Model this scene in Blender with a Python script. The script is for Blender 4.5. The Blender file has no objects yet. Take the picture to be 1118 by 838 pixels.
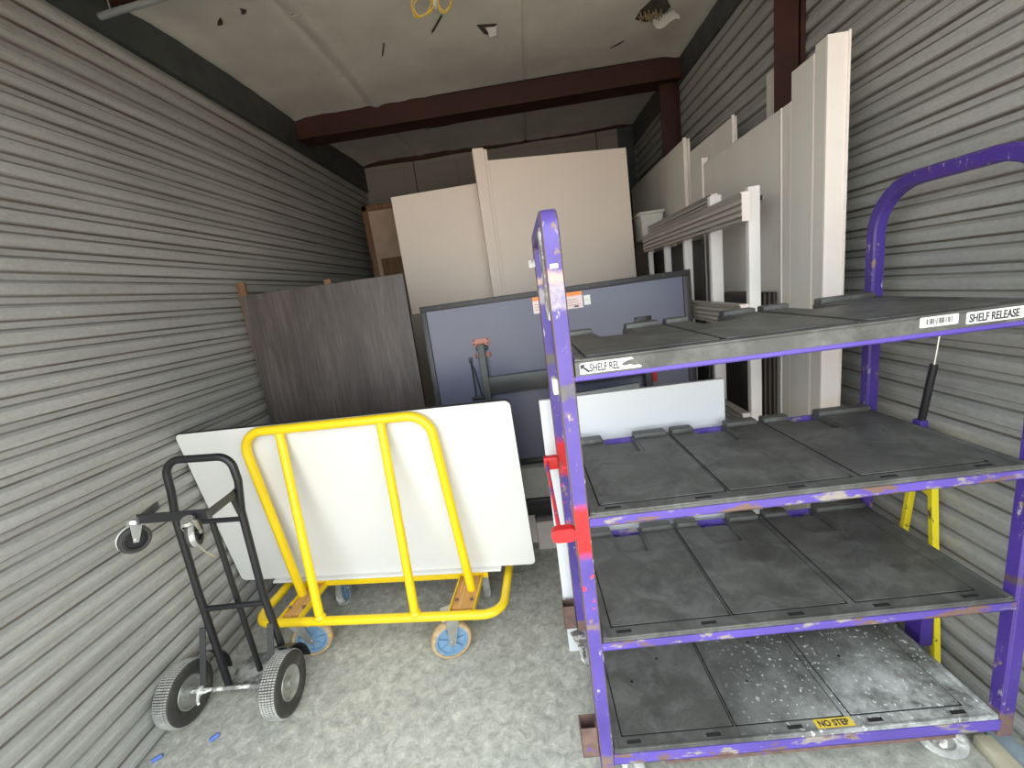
import bpy, bmesh, math, random
from mathutils import Matrix, Vector
random.seed(7)
sc = bpy.context.scene
COL = sc.collection
PI = math.pi

# ------------------------------------------------------------------ camera
H = 1.55
F_PX = 467.85
Rr = [(0.990666, 0.036131, -0.131434), (-0.120687, -0.215735, -0.968965), (-0.063365, 0.975783, -0.209360)]
cam = bpy.data.cameras.new('camera')
cam.sensor_width = 36.0
cam.lens = F_PX * 36.0 / 1118.0
cam.clip_start = 0.02
cam.clip_end = 100
co = bpy.data.objects.new('camera', cam)
COL.objects.link(co)
co.matrix_world = Matrix(((Rr[0][0], -Rr[1][0], -Rr[2][0], 0),
                          (Rr[0][1], -Rr[1][1], -Rr[2][1], 0),
                          (Rr[0][2], -Rr[1][2], -Rr[2][2], H),
                          (0, 0, 0, 1)))
sc.camera = co

# ------------------------------------------------------------------ light and exposure
world = bpy.data.worlds.new('sky')
sc.world = world
world.use_nodes = True
wn = world.node_tree
bg = wn.nodes['Background']
SKY_TOP = (0.87, 0.94, 0.97, 1)
bg.inputs[0].default_value = SKY_TOP
bg.inputs[1].default_value = 2.9
sun = bpy.data.lights.new('sun', 'SUN')
sun.energy = 6.0
sun.angle = 0.02
sun.color = (1.0, 0.93, 0.84)
so = bpy.data.objects.new('sun', sun)
COL.objects.link(so)
so.rotation_euler = (math.radians(-32), 0, math.radians(12))   # comes over the roof from behind the unit and lights the yard outside
# soft daylight entering through the open roll-up door (the door opening itself)
por = bpy.data.lights.new('door_daylight', 'AREA')
por.shape = 'RECTANGLE'
por.size = 2.9
por.size_y = 2.6
por.cycles.is_portal = True
po = bpy.data.objects.new('door_daylight', por)
COL.objects.link(po)
po.location = (-0.165, 0.2, 1.32)
po.rotation_euler = (PI / 2, 0, 0)
sc.view_settings.view_transform = 'Standard'
sc.view_settings.look = 'None'
sc.view_settings.gamma = 1.0
sc.view_settings.use_curve_mapping = False
sc.view_settings.exposure = 0.7
try:
    sc.cycles.use_denoising = True
    sc.cycles.max_bounces = 10
    sc.cycles.diffuse_bounces = 7
except Exception:
    pass

# ------------------------------------------------------------------ materials
def nodes(name):
    m = bpy.data.materials.new(name)
    m.use_nodes = True
    nt = m.node_tree
    return m, nt, nt.nodes['Principled BSDF']

def N(nt, typ, **kw):
    n = nt.nodes.new(typ)
    for k, v in kw.items():
        setattr(n, k, v)
    return n

def ramp(nt, fac, stops):
    r = nt.nodes.new('ShaderNodeValToRGB')
    e = r.color_ramp.elements
    while len(e) < len(stops):
        e.new(0.5)
    for i, (p, c) in enumerate(stops):
        e[i].position = p
        e[i].color = (c[0], c[1], c[2], 1) if hasattr(c, '__len__') else (c, c, c, 1)
    nt.links.new(fac, r.inputs[0])
    return r.outputs[0]

def noise(nt, coord, scale, detail=4, rough=0.55, dist=0.0):
    n = nt.nodes.new('ShaderNodeTexNoise')
    n.inputs['Scale'].default_value = scale
    n.inputs['Detail'].default_value = detail
    n.inputs['Roughness'].default_value = rough
    n.inputs['Distortion'].default_value = dist
    nt.links.new(coord, n.inputs['Vector'])
    return n.outputs['Fac']

def coords(nt, stretch=(1, 1, 1), loc=(0, 0, 0)):
    tc = nt.nodes.new('ShaderNodeTexCoord')
    mp = nt.nodes.new('ShaderNodeMapping')
    mp.inputs['Scale'].default_value = stretch
    mp.inputs['Location'].default_value = loc
    nt.links.new(tc.outputs['Object'], mp.inputs['Vector'])
    return mp.outputs[0]

def mix(nt, fac, a, b):
    m = nt.nodes.new('ShaderNodeMix')
    m.data_type = 'RGBA'
    for s, v in ((0, fac), (6, a), (7, b)):
        if hasattr(v, 'is_linked'):
            nt.links.new(v, m.inputs[s])
        elif hasattr(v, '__len__'):
            m.inputs[s].default_value = (v[0], v[1], v[2], 1)
        else:
            m.inputs[s].default_value = v
    return m.outputs[2]

def bump(nt, bs, h, strength=0.3, dist=0.01):
    b = nt.nodes.new('ShaderNodeBump')
    b.inputs['Strength'].default_value = strength
    b.inputs['Distance'].default_value = dist
    nt.links.new(h, b.inputs['Height'])
    nt.links.new(b.outputs[0], bs.inputs['Normal'])

def mat(name, col, rough=0.5, metal=0.0, var=0.12, scale=6, stretch=(1, 1, 1), spots=None, bmp=0.0, spec=None):
    """base colour varied by noise; spots = (colour, noise scale, threshold) for chips, dust or dirt"""
    m, nt, b = nodes(name)
    c = coords(nt, stretch)
    n = noise(nt, c, scale, 5)
    lo = [x * (1 - var) for x in col]
    hi = [min(1, x * (1 + var)) for x in col]
    out = ramp(nt, n, [(0.3, lo), (0.7, hi)])
    if spots:
        for sp in (spots if isinstance(spots, list) else [spots]):
            f = ramp(nt, noise(nt, coords(nt, stretch, (3.1, 1.7, 0.3)), sp[1], 6, 0.65), [(sp[2], 0.0), (min(1, sp[2] + (sp[3] if len(sp) > 3 else 0.05)), 1.0)])
            out = mix(nt, f, out, sp[0])
    nt.links.new(out, b.inputs['Base Color'])
    b.inputs['Roughness'].default_value = rough
    b.inputs['Metallic'].default_value = metal
    if spec is not None:
        b.inputs['Specular IOR Level'].default_value = spec
    if bmp:
        bump(nt, b, n, bmp, 0.004)
    return m

def wall_mat(name, base):
    m, nt, b = nodes(name)
    n1 = noise(nt, coords(nt, (1, 0.3, 1.6)), 4, 5, 0.6)
    n2 = noise(nt, coords(nt, (1, 0.7, 1.2)), 75, 6, 0.8)
    n3 = noise(nt, coords(nt, (1, 0.22, 2.2), (9, 4, 2)), 7, 7, 0.7)
    a = ramp(nt, n1, [(0.3, [x * 0.86 for x in base]), (0.7, [x * 1.12 for x in base])])
    a = mix(nt, ramp(nt, n3, [(0.50, 0.0), (0.72, 0.45)]), a, [x * 1.35 for x in base])
    a = mix(nt, ramp(nt, n2, [(0.30, 0.50), (0.55, 0.0)]), a, [x * 0.60 for x in base])
    a = mix(nt, ramp(nt, noise(nt, coords(nt, (1, 0.8, 1.5), (5, 2, 1)), 40, 5, 0.75), [(0.64, 0.0), (0.74, 0.45)]), a, (0.78, 0.78, 0.74))
    a = mix(nt, ramp(nt, noise(nt, coords(nt, (1, 0.2, 3.0), (2, 8, 5)), 3.0, 5, 0.6), [(0.60, 0.0), (0.80, 0.35)]), a, (0.20, 0.18, 0.15))
    nt.links.new(a, b.inputs['Base Color'])
    b.inputs['Metallic'].default_value = 0.15
    b.inputs['Roughness'].default_value = 0.55
    bump(nt, b, n2, 0.10, 0.002)
    return m

def concrete_mat():
    m, nt, b = nodes('concrete')
    c = coords(nt)
    n1 = noise(nt, c, 2.2, 6, 0.6, 0.6)
    n2 = noise(nt, c, 22, 10, 0.82, 0.5)
    n3 = noise(nt, c, 60, 5, 0.7)
    a = ramp(nt, n1, [(0.3, (0.38, 0.378, 0.335)), (0.7, (0.49, 0.488, 0.435))])
    a = mix(nt, ramp(nt, n2, [(0.40, 0.8), (0.51, 0.0)]), a, (0.27, 0.265, 0.24))
    a = mix(nt, ramp(nt, n2, [(0.52, 0.0), (0.64, 0.85)]), a, (0.66, 0.655, 0.58))
    a = mix(nt, ramp(nt, noise(nt, coords(nt, (1, 1, 1), (4, 4, 0)), 3.5, 9, 0.72, 0.4), [(0.52, 0.0), (0.74, 0.45)]), a, (0.31, 0.305, 0.285))
    a = mix(nt, ramp(nt, noise(nt, coords(nt, (1, 1, 1), (1, 7, 0)), 36, 8, 0.8, 0.3), [(0.64, 0.0), (0.70, 0.8)]), a, (0.72, 0.72, 0.68))
    nt.links.new(a, b.inputs['Base Color'])
    b.inputs['Roughness'].default_value = 0.8
    bump(nt, b, n3, 0.25, 0.002)
    return m

def edge_wear(nt, a, keep):
    """paint rubbed off along the tube edges"""
    bv = nt.nodes.new('ShaderNodeBevel'); bv.samples = 6; bv.inputs['Radius'].default_value = 0.004
    ge = nt.nodes.new('ShaderNodeNewGeometry')
    dt = N(nt, 'ShaderNodeVectorMath', operation='DOT_PRODUCT')
    nt.links.new(bv.outputs[0], dt.inputs[0]); nt.links.new(ge.outputs['Normal'], dt.inputs[1])
    r = ramp(nt, dt.outputs['Value'], [(0.86, 1.0), (0.985, 0.0)])
    nn = ramp(nt, noise(nt, coords(nt, (1, 1, 0.5), (4, 4, 4)), 26, 6, 0.7), [(0.36 + 0.12 * keep, 0.0), (0.50 + 0.12 * keep, 0.9)])
    mu = N(nt, 'ShaderNodeMath', operation='MULTIPLY')
    nt.links.new(r, mu.inputs[0]); nt.links.new(nn, mu.inputs[1])
    return mix(nt, mu.outputs[0], a, (0.20, 0.13, 0.10))

def purple_mat():
    m, nt, b = nodes('purple_paint')
    c = coords(nt)
    a = ramp(nt, noise(nt, c, 5, 4), [(0.3, (0.048, 0.022, 0.20)), (0.7, (0.070, 0.036, 0.27))])
    a = edge_wear(nt, a, 0.5)
    f = ramp(nt, noise(nt, coords(nt, (1, 1, 0.7), (2, 5, 1)), 34, 9, 0.72), [(0.63, 0.0), (0.66, 1.0)])
    a = mix(nt, f, a, (0.22, 0.15, 0.12))
    f = ramp(nt, noise(nt, coords(nt, (1, 1, 0.4), (7, 1, 3)), 60, 6, 0.7), [(0.66, 0.0), (0.70, 0.7)])
    a = mix(nt, f, a, (0.62, 0.60, 0.64))
    nt.links.new(a, b.inputs['Base Color'])
    b.inputs['Roughness'].default_value = 0.42
    return m

BANDS_L = ((1.555, 1.585, (0.50, 0.33, 0.30)), (1.495, 1.550, (0.34, 0.30, 0.34)), (1.278, 1.312, (0.12, 0.11, 0.10)), (0.62, 0.64, (0.22, 0.15, 0.12)), (-0.1, 0.19, (0.20, 0.13, 0.10)))
def purple_worn_mat(name='purple_paint_worn', zr=(0.80, 0.95), red_soft=0.04, bands=BANDS_L, base=((0.062, 0.038, 0.22), (0.115, 0.080, 0.36))):
    """purple with an oversprayed red patch at the height of the side handle, and rusty wear"""
    m, nt, b = nodes(name)
    tc = nt.nodes.new('ShaderNodeTexCoord')
    sp = nt.nodes.new('ShaderNodeSeparateXYZ')
    nt.links.new(tc.outputs['Object'], sp.inputs[0])
    c = coords(nt)
    a = ramp(nt, noise(nt, c, 5, 4), [(0.3, base[0]), (0.7, base[1])])
    f = ramp(nt, noise(nt, coords(nt, (1, 1, 0.6), (2, 5, 1)), 22, 9, 0.72), [(0.60, 0.0), (0.63, 1.0)])
    a = mix(nt, f, a, (0.24, 0.16, 0.12))
    f = ramp(nt, noise(nt, coords(nt, (1, 1, 0.35), (7, 1, 3)), 40, 7, 0.75), [(0.60, 0.0), (0.66, 0.8)])
    a = mix(nt, f, a, (0.55, 0.52, 0.55))
    a = edge_wear(nt, a, 0.0)
    def band(z0, z1, s, wob):
        nn = noise(nt, coords(nt, (1, 1, 1), (z0, 2, 2)), 18, 5, 0.7)
        ad = N(nt, 'ShaderNodeMath', operation='MULTIPLY_ADD')
        nt.links.new(nn, ad.inputs[0]); ad.inputs[1].default_value = wob
        nt.links.new(sp.outputs[2], ad.inputs[2])
        lo = N(nt, 'ShaderNodeMapRange'); lo.inputs[1].default_value = z0 + wob / 2 - s; lo.inputs[2].default_value = z0 + wob / 2 + s
        nt.links.new(ad.outputs[0], lo.inputs[0])
        hi = N(nt, 'ShaderNodeMapRange'); hi.inputs[1].default_value = z1 + wob / 2 - s; hi.inputs[2].default_value = z1 + wob / 2 + s
        hi.inputs[3].default_value = 1; hi.inputs[4].default_value = 0
        nt.links.new(ad.outputs[0], hi.inputs[0])
        mu = N(nt, 'ShaderNodeMath', operation='MULTIPLY')
        nt.links.new(lo.outputs[0], mu.inputs[0]); nt.links.new(hi.outputs[0], mu.inputs[1])
        return mu.outputs[0]
    a = mix(nt, band(zr[0], zr[1], red_soft, 0.05), a, (0.60, 0.016, 0.020))
    chip = ramp(nt, noise(nt, coords(nt, (1, 1, 0.6), (6, 2, 7)), 30, 8, 0.75), [(0.58, 0.0), (0.61, 1.0)])
    mc = N(nt, 'ShaderNodeMath', operation='MULTIPLY')
    nt.links.new(chip, mc.inputs[0]); nt.links.new(band(zr[0] - 0.03, zr[1], 0.01, 0.05), mc.inputs[1])
    a = mix(nt, mc.outputs[0], a, (0.22, 0.15, 0.13))
    spk = ramp(nt, noise(nt, coords(nt, (1, 1, 1), (8, 8, 8)), 26, 3, 0.5), [(0.62, 0.0), (0.65, 1.0)])
    mu = N(nt, 'ShaderNodeMath', operation='MULTIPLY')
    nt.links.new(band(zr[0] - 0.2, zr[0] + 0.05, 0.03, 0.02), mu.inputs[0]); nt.links.new(spk, mu.inputs[1])
    a = mix(nt, mu.outputs[0], a, (0.75, 0.04, 0.10))
    # bare, taped and rusty stretches
    for z0, z1, colr in bands:
        pt = ramp(nt, noise(nt, coords(nt, (1, 1, 1), (z0, 5, 2)), 24, 7, 0.75), [(0.34, 0.25), (0.50, 1.0)])
        mu = N(nt, 'ShaderNodeMath', operation='MULTIPLY')
        nt.links.new(band(z0, z1, 0.006, 0.05), mu.inputs[0]); nt.links.new(pt, mu.inputs[1])
        a = mix(nt, mu.outputs[0], a, colr)
    nt.links.new(a, b.inputs['Base Color'])
    b.inputs['Roughness'].default_value = 0.42
    return m

def shelf_mat(name, dust):
    m, nt, b = nodes(name)
    c = coords(nt)
    a = ramp(nt, noise(nt, c, 7, 7, 0.65), [(0.3, (0.050, 0.050, 0.046)), (0.72, (0.115, 0.113, 0.104))])
    a = mix(nt, ramp(nt, noise(nt, coords(nt, (1, 1, 1), (3, 3, 3)), 9, 8, 0.72, 0.6), [(0.46, 0.0), (0.72, 0.6)]), a, (0.21, 0.21, 0.20))
    a = mix(nt, ramp(nt, noise(nt, coords(nt, (1, 1, 1), (5, 6, 3)), 50, 6, 0.7), [(0.70, 0.0), (0.74, 0.6)]), a, (0.45, 0.45, 0.43))
    if dust:
        # spilled white plaster dust towards the right half
        tc = nt.nodes.new('ShaderNodeTexCoord'); sp = nt.nodes.new('ShaderNodeSeparateXYZ')
        nt.links.new(tc.outputs['Object'], sp.inputs[0])
        r1 = N(nt, 'ShaderNodeMapRange'); r1.inputs[1].default_value = 0.42; r1.inputs[2].default_value = 0.95
        nt.links.new(sp.outputs[0], r1.inputs[0])
        r2 = N(nt, 'ShaderNodeMapRange'); r2.inputs[1].default_value = 0.36; r2.inputs[2].default_value = 0.08
        nt.links.new(sp.outputs[1], r2.inputs[0])
        mu = N(nt, 'ShaderNodeMath', operation='MULTIPLY')
        nt.links.new(r1.outputs[0], mu.inputs[0]); nt.links.new(r2.outputs[0], mu.inputs[1])
        nn = noise(nt, coords(nt, (1, 1, 1), (1, 9, 3)), 9, 9, 0.75)
        rr = ramp(nt, nn, [(0.36, 0.0), (0.62, 1.0)])
        mu2 = N(nt, 'ShaderNodeMath', operation='MULTIPLY')
        nt.links.new(mu.outputs[0], mu2.inputs[0]); nt.links.new(rr, mu2.inputs[1])
        a = mix(nt, mu2.outputs[0], a, (0.62, 0.64, 0.62))
        n4 = ramp(nt, noise(nt, coords(nt, (1, 1, 1), (6, 2, 3)), 70, 3, 0.6), [(0.62, 0.0), (0.66, 1.0)])
        r3 = N(nt, 'ShaderNodeMapRange'); r3.inputs[1].default_value = 0.40; r3.inputs[2].default_value = 0.62
        nt.links.new(sp.outputs[0], r3.inputs[0])
        mu3 = N(nt, 'ShaderNodeMath', operation='MULTIPLY')
        nt.links.new(n4, mu3.inputs[0]); nt.links.new(r3.outputs[0], mu3.inputs[1])
        a = mix(nt, mu3.outputs[0], a, (0.72, 0.73, 0.71))
    nt.links.new(a, b.inputs['Base Color'])
    b.inputs['Roughness'].default_value = 0.5
    bump(nt, b, noise(nt, c, 90, 3), 0.15, 0.001)
    return m

def wood_mat(name, c1, c2, along='z', scale=5, rough=0.6):
    m, nt, b = nodes(name)
    st = {'x': (0.12, 1, 1), 'y': (1, 0.12, 1), 'z': (1, 1, 0.1)}[along]
    n1 = noise(nt, coords(nt, st), scale * 3, 6, 0.65, 0.8)
    n2 = noise(nt, coords(nt, tuple(s if s < 1 else 6 for s in st)), scale * 4, 6, 0.7, 0.3)
    a = ramp(nt, n1, [(0.32, c1), (0.68, c2)])
    a = mix(nt, ramp(nt, n2, [(0.4, 0.55), (0.6, 0.0)]), a, [x * 0.6 for x in c1])
    nt.links.new(a, b.inputs['Base Color'])
    b.inputs['Roughness'].default_value = rough
    bump(nt, b, n2, 0.2, 0.002)
    return m

def backwall_mat():
    m, nt, b = nodes('back_wall_board')
    tc = nt.nodes.new('ShaderNodeTexCoord')
    sp = nt.nodes.new('ShaderNodeSeparateXYZ'); cb = nt.nodes.new('ShaderNodeCombineXYZ')
    nt.links.new(tc.outputs['Object'], sp.inputs[0])
    nt.links.new(sp.outputs[0], cb.inputs[0]); nt.links.new(sp.outputs[2], cb.inputs[1])
    br = nt.nodes.new('ShaderNodeTexBrick')
    nt.links.new(cb.outputs[0], br.inputs['Vector'])
    br.inputs['Scale'].default_value = 1.0
    br.inputs['Brick Width'].default_value = 0.61
    br.inputs['Row Height'].default_value = 0.305
    br.inputs['Mortar Size'].default_value = 0.004
    br.inputs['Color1'].default_value = (0.33, 0.30, 0.265, 1)
    br.inputs['Color2'].default_value = (0.27, 0.24, 0.21, 1)
    br.inputs['Mortar'].default_value = (0.22, 0.20, 0.18, 1)
    nt.links.new(br.outputs[0], b.inputs['Base Color'])
    b.inputs['Roughness'].default_value = 0.8
    return m

MT = {}
MT['wall'] = wall_mat('galvanised_siding', (0.40, 0.40, 0.378))
MT['wall_crease'] = mat('shaded_grimy_crease', (0.15, 0.13, 0.108), 0.7, 0.1, 0.3, 12, (1, 0.3, 1), spots=((0.30, 0.295, 0.275), 5, 0.44, 0.25))  # brown grime tone that also paints groove shade into the rib creases
MT['floor'] = concrete_mat()
MT['yard'] = mat('yard_concrete', (0.52, 0.445, 0.37), 0.9, var=0.1, scale=2)
MT['track'] = mat('dark_galvanised', (0.075, 0.085, 0.088), 0.5, 0.4, 0.2, 9)
MT['redsteel'] = mat('red_primer_steel', (0.040, 0.0095, 0.005), 0.6, 0.0, 0.25, 7)
MT['back'] = backwall_mat()
MT['vinyl'] = mat('white_vinyl_insulation', (0.60, 0.585, 0.53), 0.7, 0, 0.10, 3, spots=((0.40, 0.37, 0.30), 5, 0.62, 0.2), bmp=0.15)
MT['tear'] = mat('torn_insulation', (0.05, 0.045, 0.035), 0.9, var=0.4, scale=40)
MT['flap'] = mat('vinyl_flap', (0.72, 0.72, 0.68), 0.6)
MT['notch'] = mat('charcoal_tray', (0.12, 0.118, 0.11), 0.6, 0, 0.2, 30)
MT['fibre'] = mat('yellow_brown_fibre', (0.28, 0.22, 0.13), 0.95, var=0.4, scale=60)
MT['purple'] = purple_mat()  # base darkened: shade of the trolley's right side put into the colour
MT['purple_worn'] = purple_worn_mat('purple_paint_worn', (0.85, 0.99), 0.014)
MT['purple_shaded'] = purple_worn_mat('purple_paint_shaded', (9, 9.1), 0.04, ((0.62, 0.64, (0.10, 0.07, 0.06)), (-0.1, 0.205, (0.16, 0.10, 0.075))), ((0.048, 0.022, 0.20), (0.070, 0.036, 0.27)))  # same purple paint, darker base colour painting in the right frame's shade
MT['tube_edge'] = mat('rubbed_tube_edge', (0.085, 0.05, 0.20), 0.5, 0, 0.3, 20, (1, 1, 0.5), spots=[((0.13, 0.085, 0.06), 24, 0.42, 0.05), ((0.40, 0.38, 0.38), 40, 0.60, 0.04)])
MT['purple_rear'] = purple_worn_mat('purple_paint_rear', (0.84, 1.05), 0.02)
MT['purple_rail'] = mat('purple_rail_paint', (0.105, 0.068, 0.36), 0.4, 0, 0.25, 8, (0.4, 1, 1), spots=[((0.30, 0.26, 0.23), 26, 0.55, 0.05), ((0.17, 0.10, 0.08), 16, 0.57, 0.03)])
MT['purple_clean'] = mat('purple_clean_paint', (0.10, 0.062, 0.36), 0.4, 0, 0.1, 8)
MT['rust'] = mat('rusty_brown', (0.14, 0.085, 0.07), 0.7, 0, 0.35, 30, spots=((0.12, 0.06, 0.30), 20, 0.62, 0.03))
MT['red'] = mat('red_spray_paint', (0.60, 0.016, 0.020), 0.45, 0, 0.1, 20, spots=((0.25, 0.12, 0.10), 60, 0.66, 0.03))
MT['handle'] = mat('red_and_purple_overspray', (0.80, 0.03, 0.05), 0.5, 0, 0.1, 20, spots=[((0.10, 0.06, 0.30), 14, 0.52, 0.06), ((0.40, 0.36, 0.32), 40, 0.60, 0.04)])
MT['shelf'] = shelf_mat('charcoal_plastic', False)
MT['shelf_dusty'] = shelf_mat('charcoal_plastic_dusty', True)
MT['slot'] = mat('dark_slot', (0.012, 0.012, 0.012), 0.9)
MT['label'] = mat('label_white', (0.82, 0.82, 0.79), 0.5, 0, 0.04, 20, spots=((0.45, 0.44, 0.42), 50, 0.68, 0.04))
MT['ink'] = mat('label_ink', (0.03, 0.03, 0.035), 0.6)
MT['lab_yellow'] = mat('label_yellow', (0.75, 0.55, 0.07), 0.5, 0, 0.1, 30, spots=((0.60, 0.55, 0.42), 60, 0.62, 0.05))
MT['lab_orange'] = mat('label_orange', (0.85, 0.28, 0.06), 0.5)
MT['lab_pink'] = mat('label_pale_pink', (0.75, 0.62, 0.62), 0.5)
MT['yellow'] = mat('yellow_paint', (0.83, 0.58, 0.010), 0.30, 0, 0.06, 6, spots=((0.30, 0.20, 0.05), 45, 0.73, 0.02))
MT['yellow2'] = mat('yellow_chipped_paint', (0.80, 0.66, 0.02), 0.4, 0, 0.06, 6, spots=((0.16, 0.11, 0.05), 24, 0.60, 0.02))
MT['deckwood'] = wood_mat('orange_stained_wood', (0.52, 0.26, 0.07), (0.66, 0.38, 0.13), 'y', 6)
MT['zinc'] = mat('zinc_plated', (0.46, 0.46, 0.43), 0.35, 0.7, 0.12, 15)
MT['chrome'] = mat('bright_zinc', (0.75, 0.75, 0.72), 0.22, 0.9, 0.08, 15)
MT['bluehub'] = mat('blue_grey_hub', (0.16, 0.27, 0.40), 0.5, 0, 0.12, 20, spots=((0.34, 0.40, 0.45), 30, 0.60, 0.08))
MT['tanrubber'] = mat('tan_dusty_rubber', (0.42, 0.30, 0.17), 0.8, 0, 0.2, 40, spots=((0.62, 0.35, 0.08), 30, 0.58, 0.05))
MT['greyrubber'] = mat('grey_dusty_rubber', (0.30, 0.30, 0.29), 0.85, 0, 0.3, 30, spots=((0.60, 0.60, 0.57), 18, 0.52, 0.1))
MT['blacksteel'] = mat('black_powder_coat', (0.012, 0.012, 0.014), 0.42, 0, 0.2, 12, spots=((0.10, 0.10, 0.10), 60, 0.70, 0.05))
MT['blackrubber'] = mat('tyre_side_rubber', (0.040, 0.038, 0.034), 0.7, 0, 0.2, 20, spots=((0.12, 0.11, 0.09), 14, 0.56, 0.2))
MT['tread'] = mat('tyre_tread_dusty', (0.36, 0.355, 0.335), 0.85, 0, 0.25, 20, spots=((0.56, 0.55, 0.52), 10, 0.55, 0.2))
MT['dustyplate'] = mat('dusty_steel_plate', (0.16, 0.16, 0.17), 0.6, 0.2, 0.3, 14, spots=((0.55, 0.55, 0.54), 12, 0.46, 0.12))
MT['axle'] = mat('plaster_crusted_steel', (0.22, 0.21, 0.20), 0.7, 0.2, 0.3, 30, spots=((0.70, 0.69, 0.66), 26, 0.50, 0.06))
MT['board'] = mat('white_laminate', (0.68, 0.677, 0.655), 0.42, 0, 0.015, 2, spots=((0.74, 0.70, 0.66), 2.2, 0.66, 0.2))
MT['board_blue'] = mat('white_scuffed_laminate', (0.72, 0.74, 0.75), 0.45, 0, 0.02, 3, spots=((0.50, 0.46, 0.42), 9, 0.70, 0.08))
MT['vinyl'].name = 'white_vinyl_insulation'
MT['board_edge'] = mat('black_edge_band', (0.03, 0.03, 0.03), 0.5)
MT['board_grey'] = mat('pale_grey_panel', (0.46, 0.50, 0.50), 0.5, 0, 0.04, 3)
MT['cream'] = mat('cream_steel_door_skin', (0.90, 0.77, 0.67), 0.5, 0, 0.02, 2)
MT['panelwhite'] = mat('off_white_wall_panel', (0.68, 0.655, 0.60), 0.5, 0, 0.05, 4, (1, 1, 0.3), spots=((0.54, 0.54, 0.50), 4, 0.60, 0.15))
MT['paneledge'] = mat('off_white_panel_edge', (0.88, 0.80, 0.74), 0.5, 0, 0.03, 4)
MT['darkwood'] = wood_mat('dark_grey_brown_laminate', (0.050, 0.040, 0.037), (0.115, 0.094, 0.087), 'z', 5, 0.45)
MT['woodedge'] = mat('dark_edge', (0.035, 0.028, 0.026), 0.5)
MT['tableface'] = mat('slate_blue_backer', (0.105, 0.108, 0.165), 0.32, 0, 0.05, 3)
MT['tablerim'] = mat('dark_table_rim', (0.030, 0.028, 0.030), 0.45)
MT['legsteel'] = mat('charcoal_leg_steel', (0.045, 0.045, 0.045), 0.4)
MT['copper'] = mat('salmon_bracket', (0.46, 0.20, 0.15), 0.5)
MT['brownwood'] = wood_mat('brown_timber', (0.16, 0.075, 0.035), (0.30, 0.16, 0.08), 'z', 8)
MT['tanboard'] = mat('tan_board', (0.45, 0.33, 0.24), 0.7)
MT['cabinet'] = mat('taupe_cabinet', (0.36, 0.33, 0.29), 0.6, 0, 0.05, 2)
MT['cabgrey'] = mat('grey_taupe_box', (0.42, 0.41, 0.39), 0.6)
MT['pinkish'] = mat('pinkish_block', (0.60, 0.53, 0.50), 0.7)
MT['bin'] = mat('translucent_bin', (0.58, 0.56, 0.50), 0.45, 0, 0.08, 10)
MT['rail'] = mat('grey_white_ridged_rail', (0.42, 0.39, 0.35), 0.5, 0, 0.05, 4)
MT['railend'] = mat('pinkish_white_end', (0.78, 0.70, 0.65), 0.5, 0, 0.04, 30, spots=((0.50, 0.36, 0.28), 50, 0.72, 0.02))
MT['post'] = mat('white_post_paint', (0.74, 0.71, 0.68), 0.5, 0, 0.03, 8)
MT['black'] = mat('black_panel', (0.012, 0.011, 0.011), 0.5)
MT['blackedge'] = mat('brown_black_edge', (0.06, 0.045, 0.035), 0.55)
MT['cord'] = mat('yellow_cord_jacket', (0.80, 0.55, 0.08), 0.45)
MT['conduit'] = mat('grey_conduit', (0.34, 0.37, 0.37), 0.35, 0.6, 0.1, 12)
MT['bluecap'] = mat('blue_plastic', (0.08, 0.16, 0.50), 0.45, 0, 0.2, 60)
MT['plankwood'] = mat('weathered_plank', (0.50, 0.46, 0.34), 0.8, 0, 0.3, 14, (1, 0.4, 1), spots=((0.05, 0.04, 0.03), 16, 0.66, 0.03))
MT['bluetarp'] = mat('pale_blue_sheet', (0.36, 0.44, 0.50), 0.5, 0, 0.2, 14)

# ------------------------------------------------------------------ mesh builder
ROOTINV = {}

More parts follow.
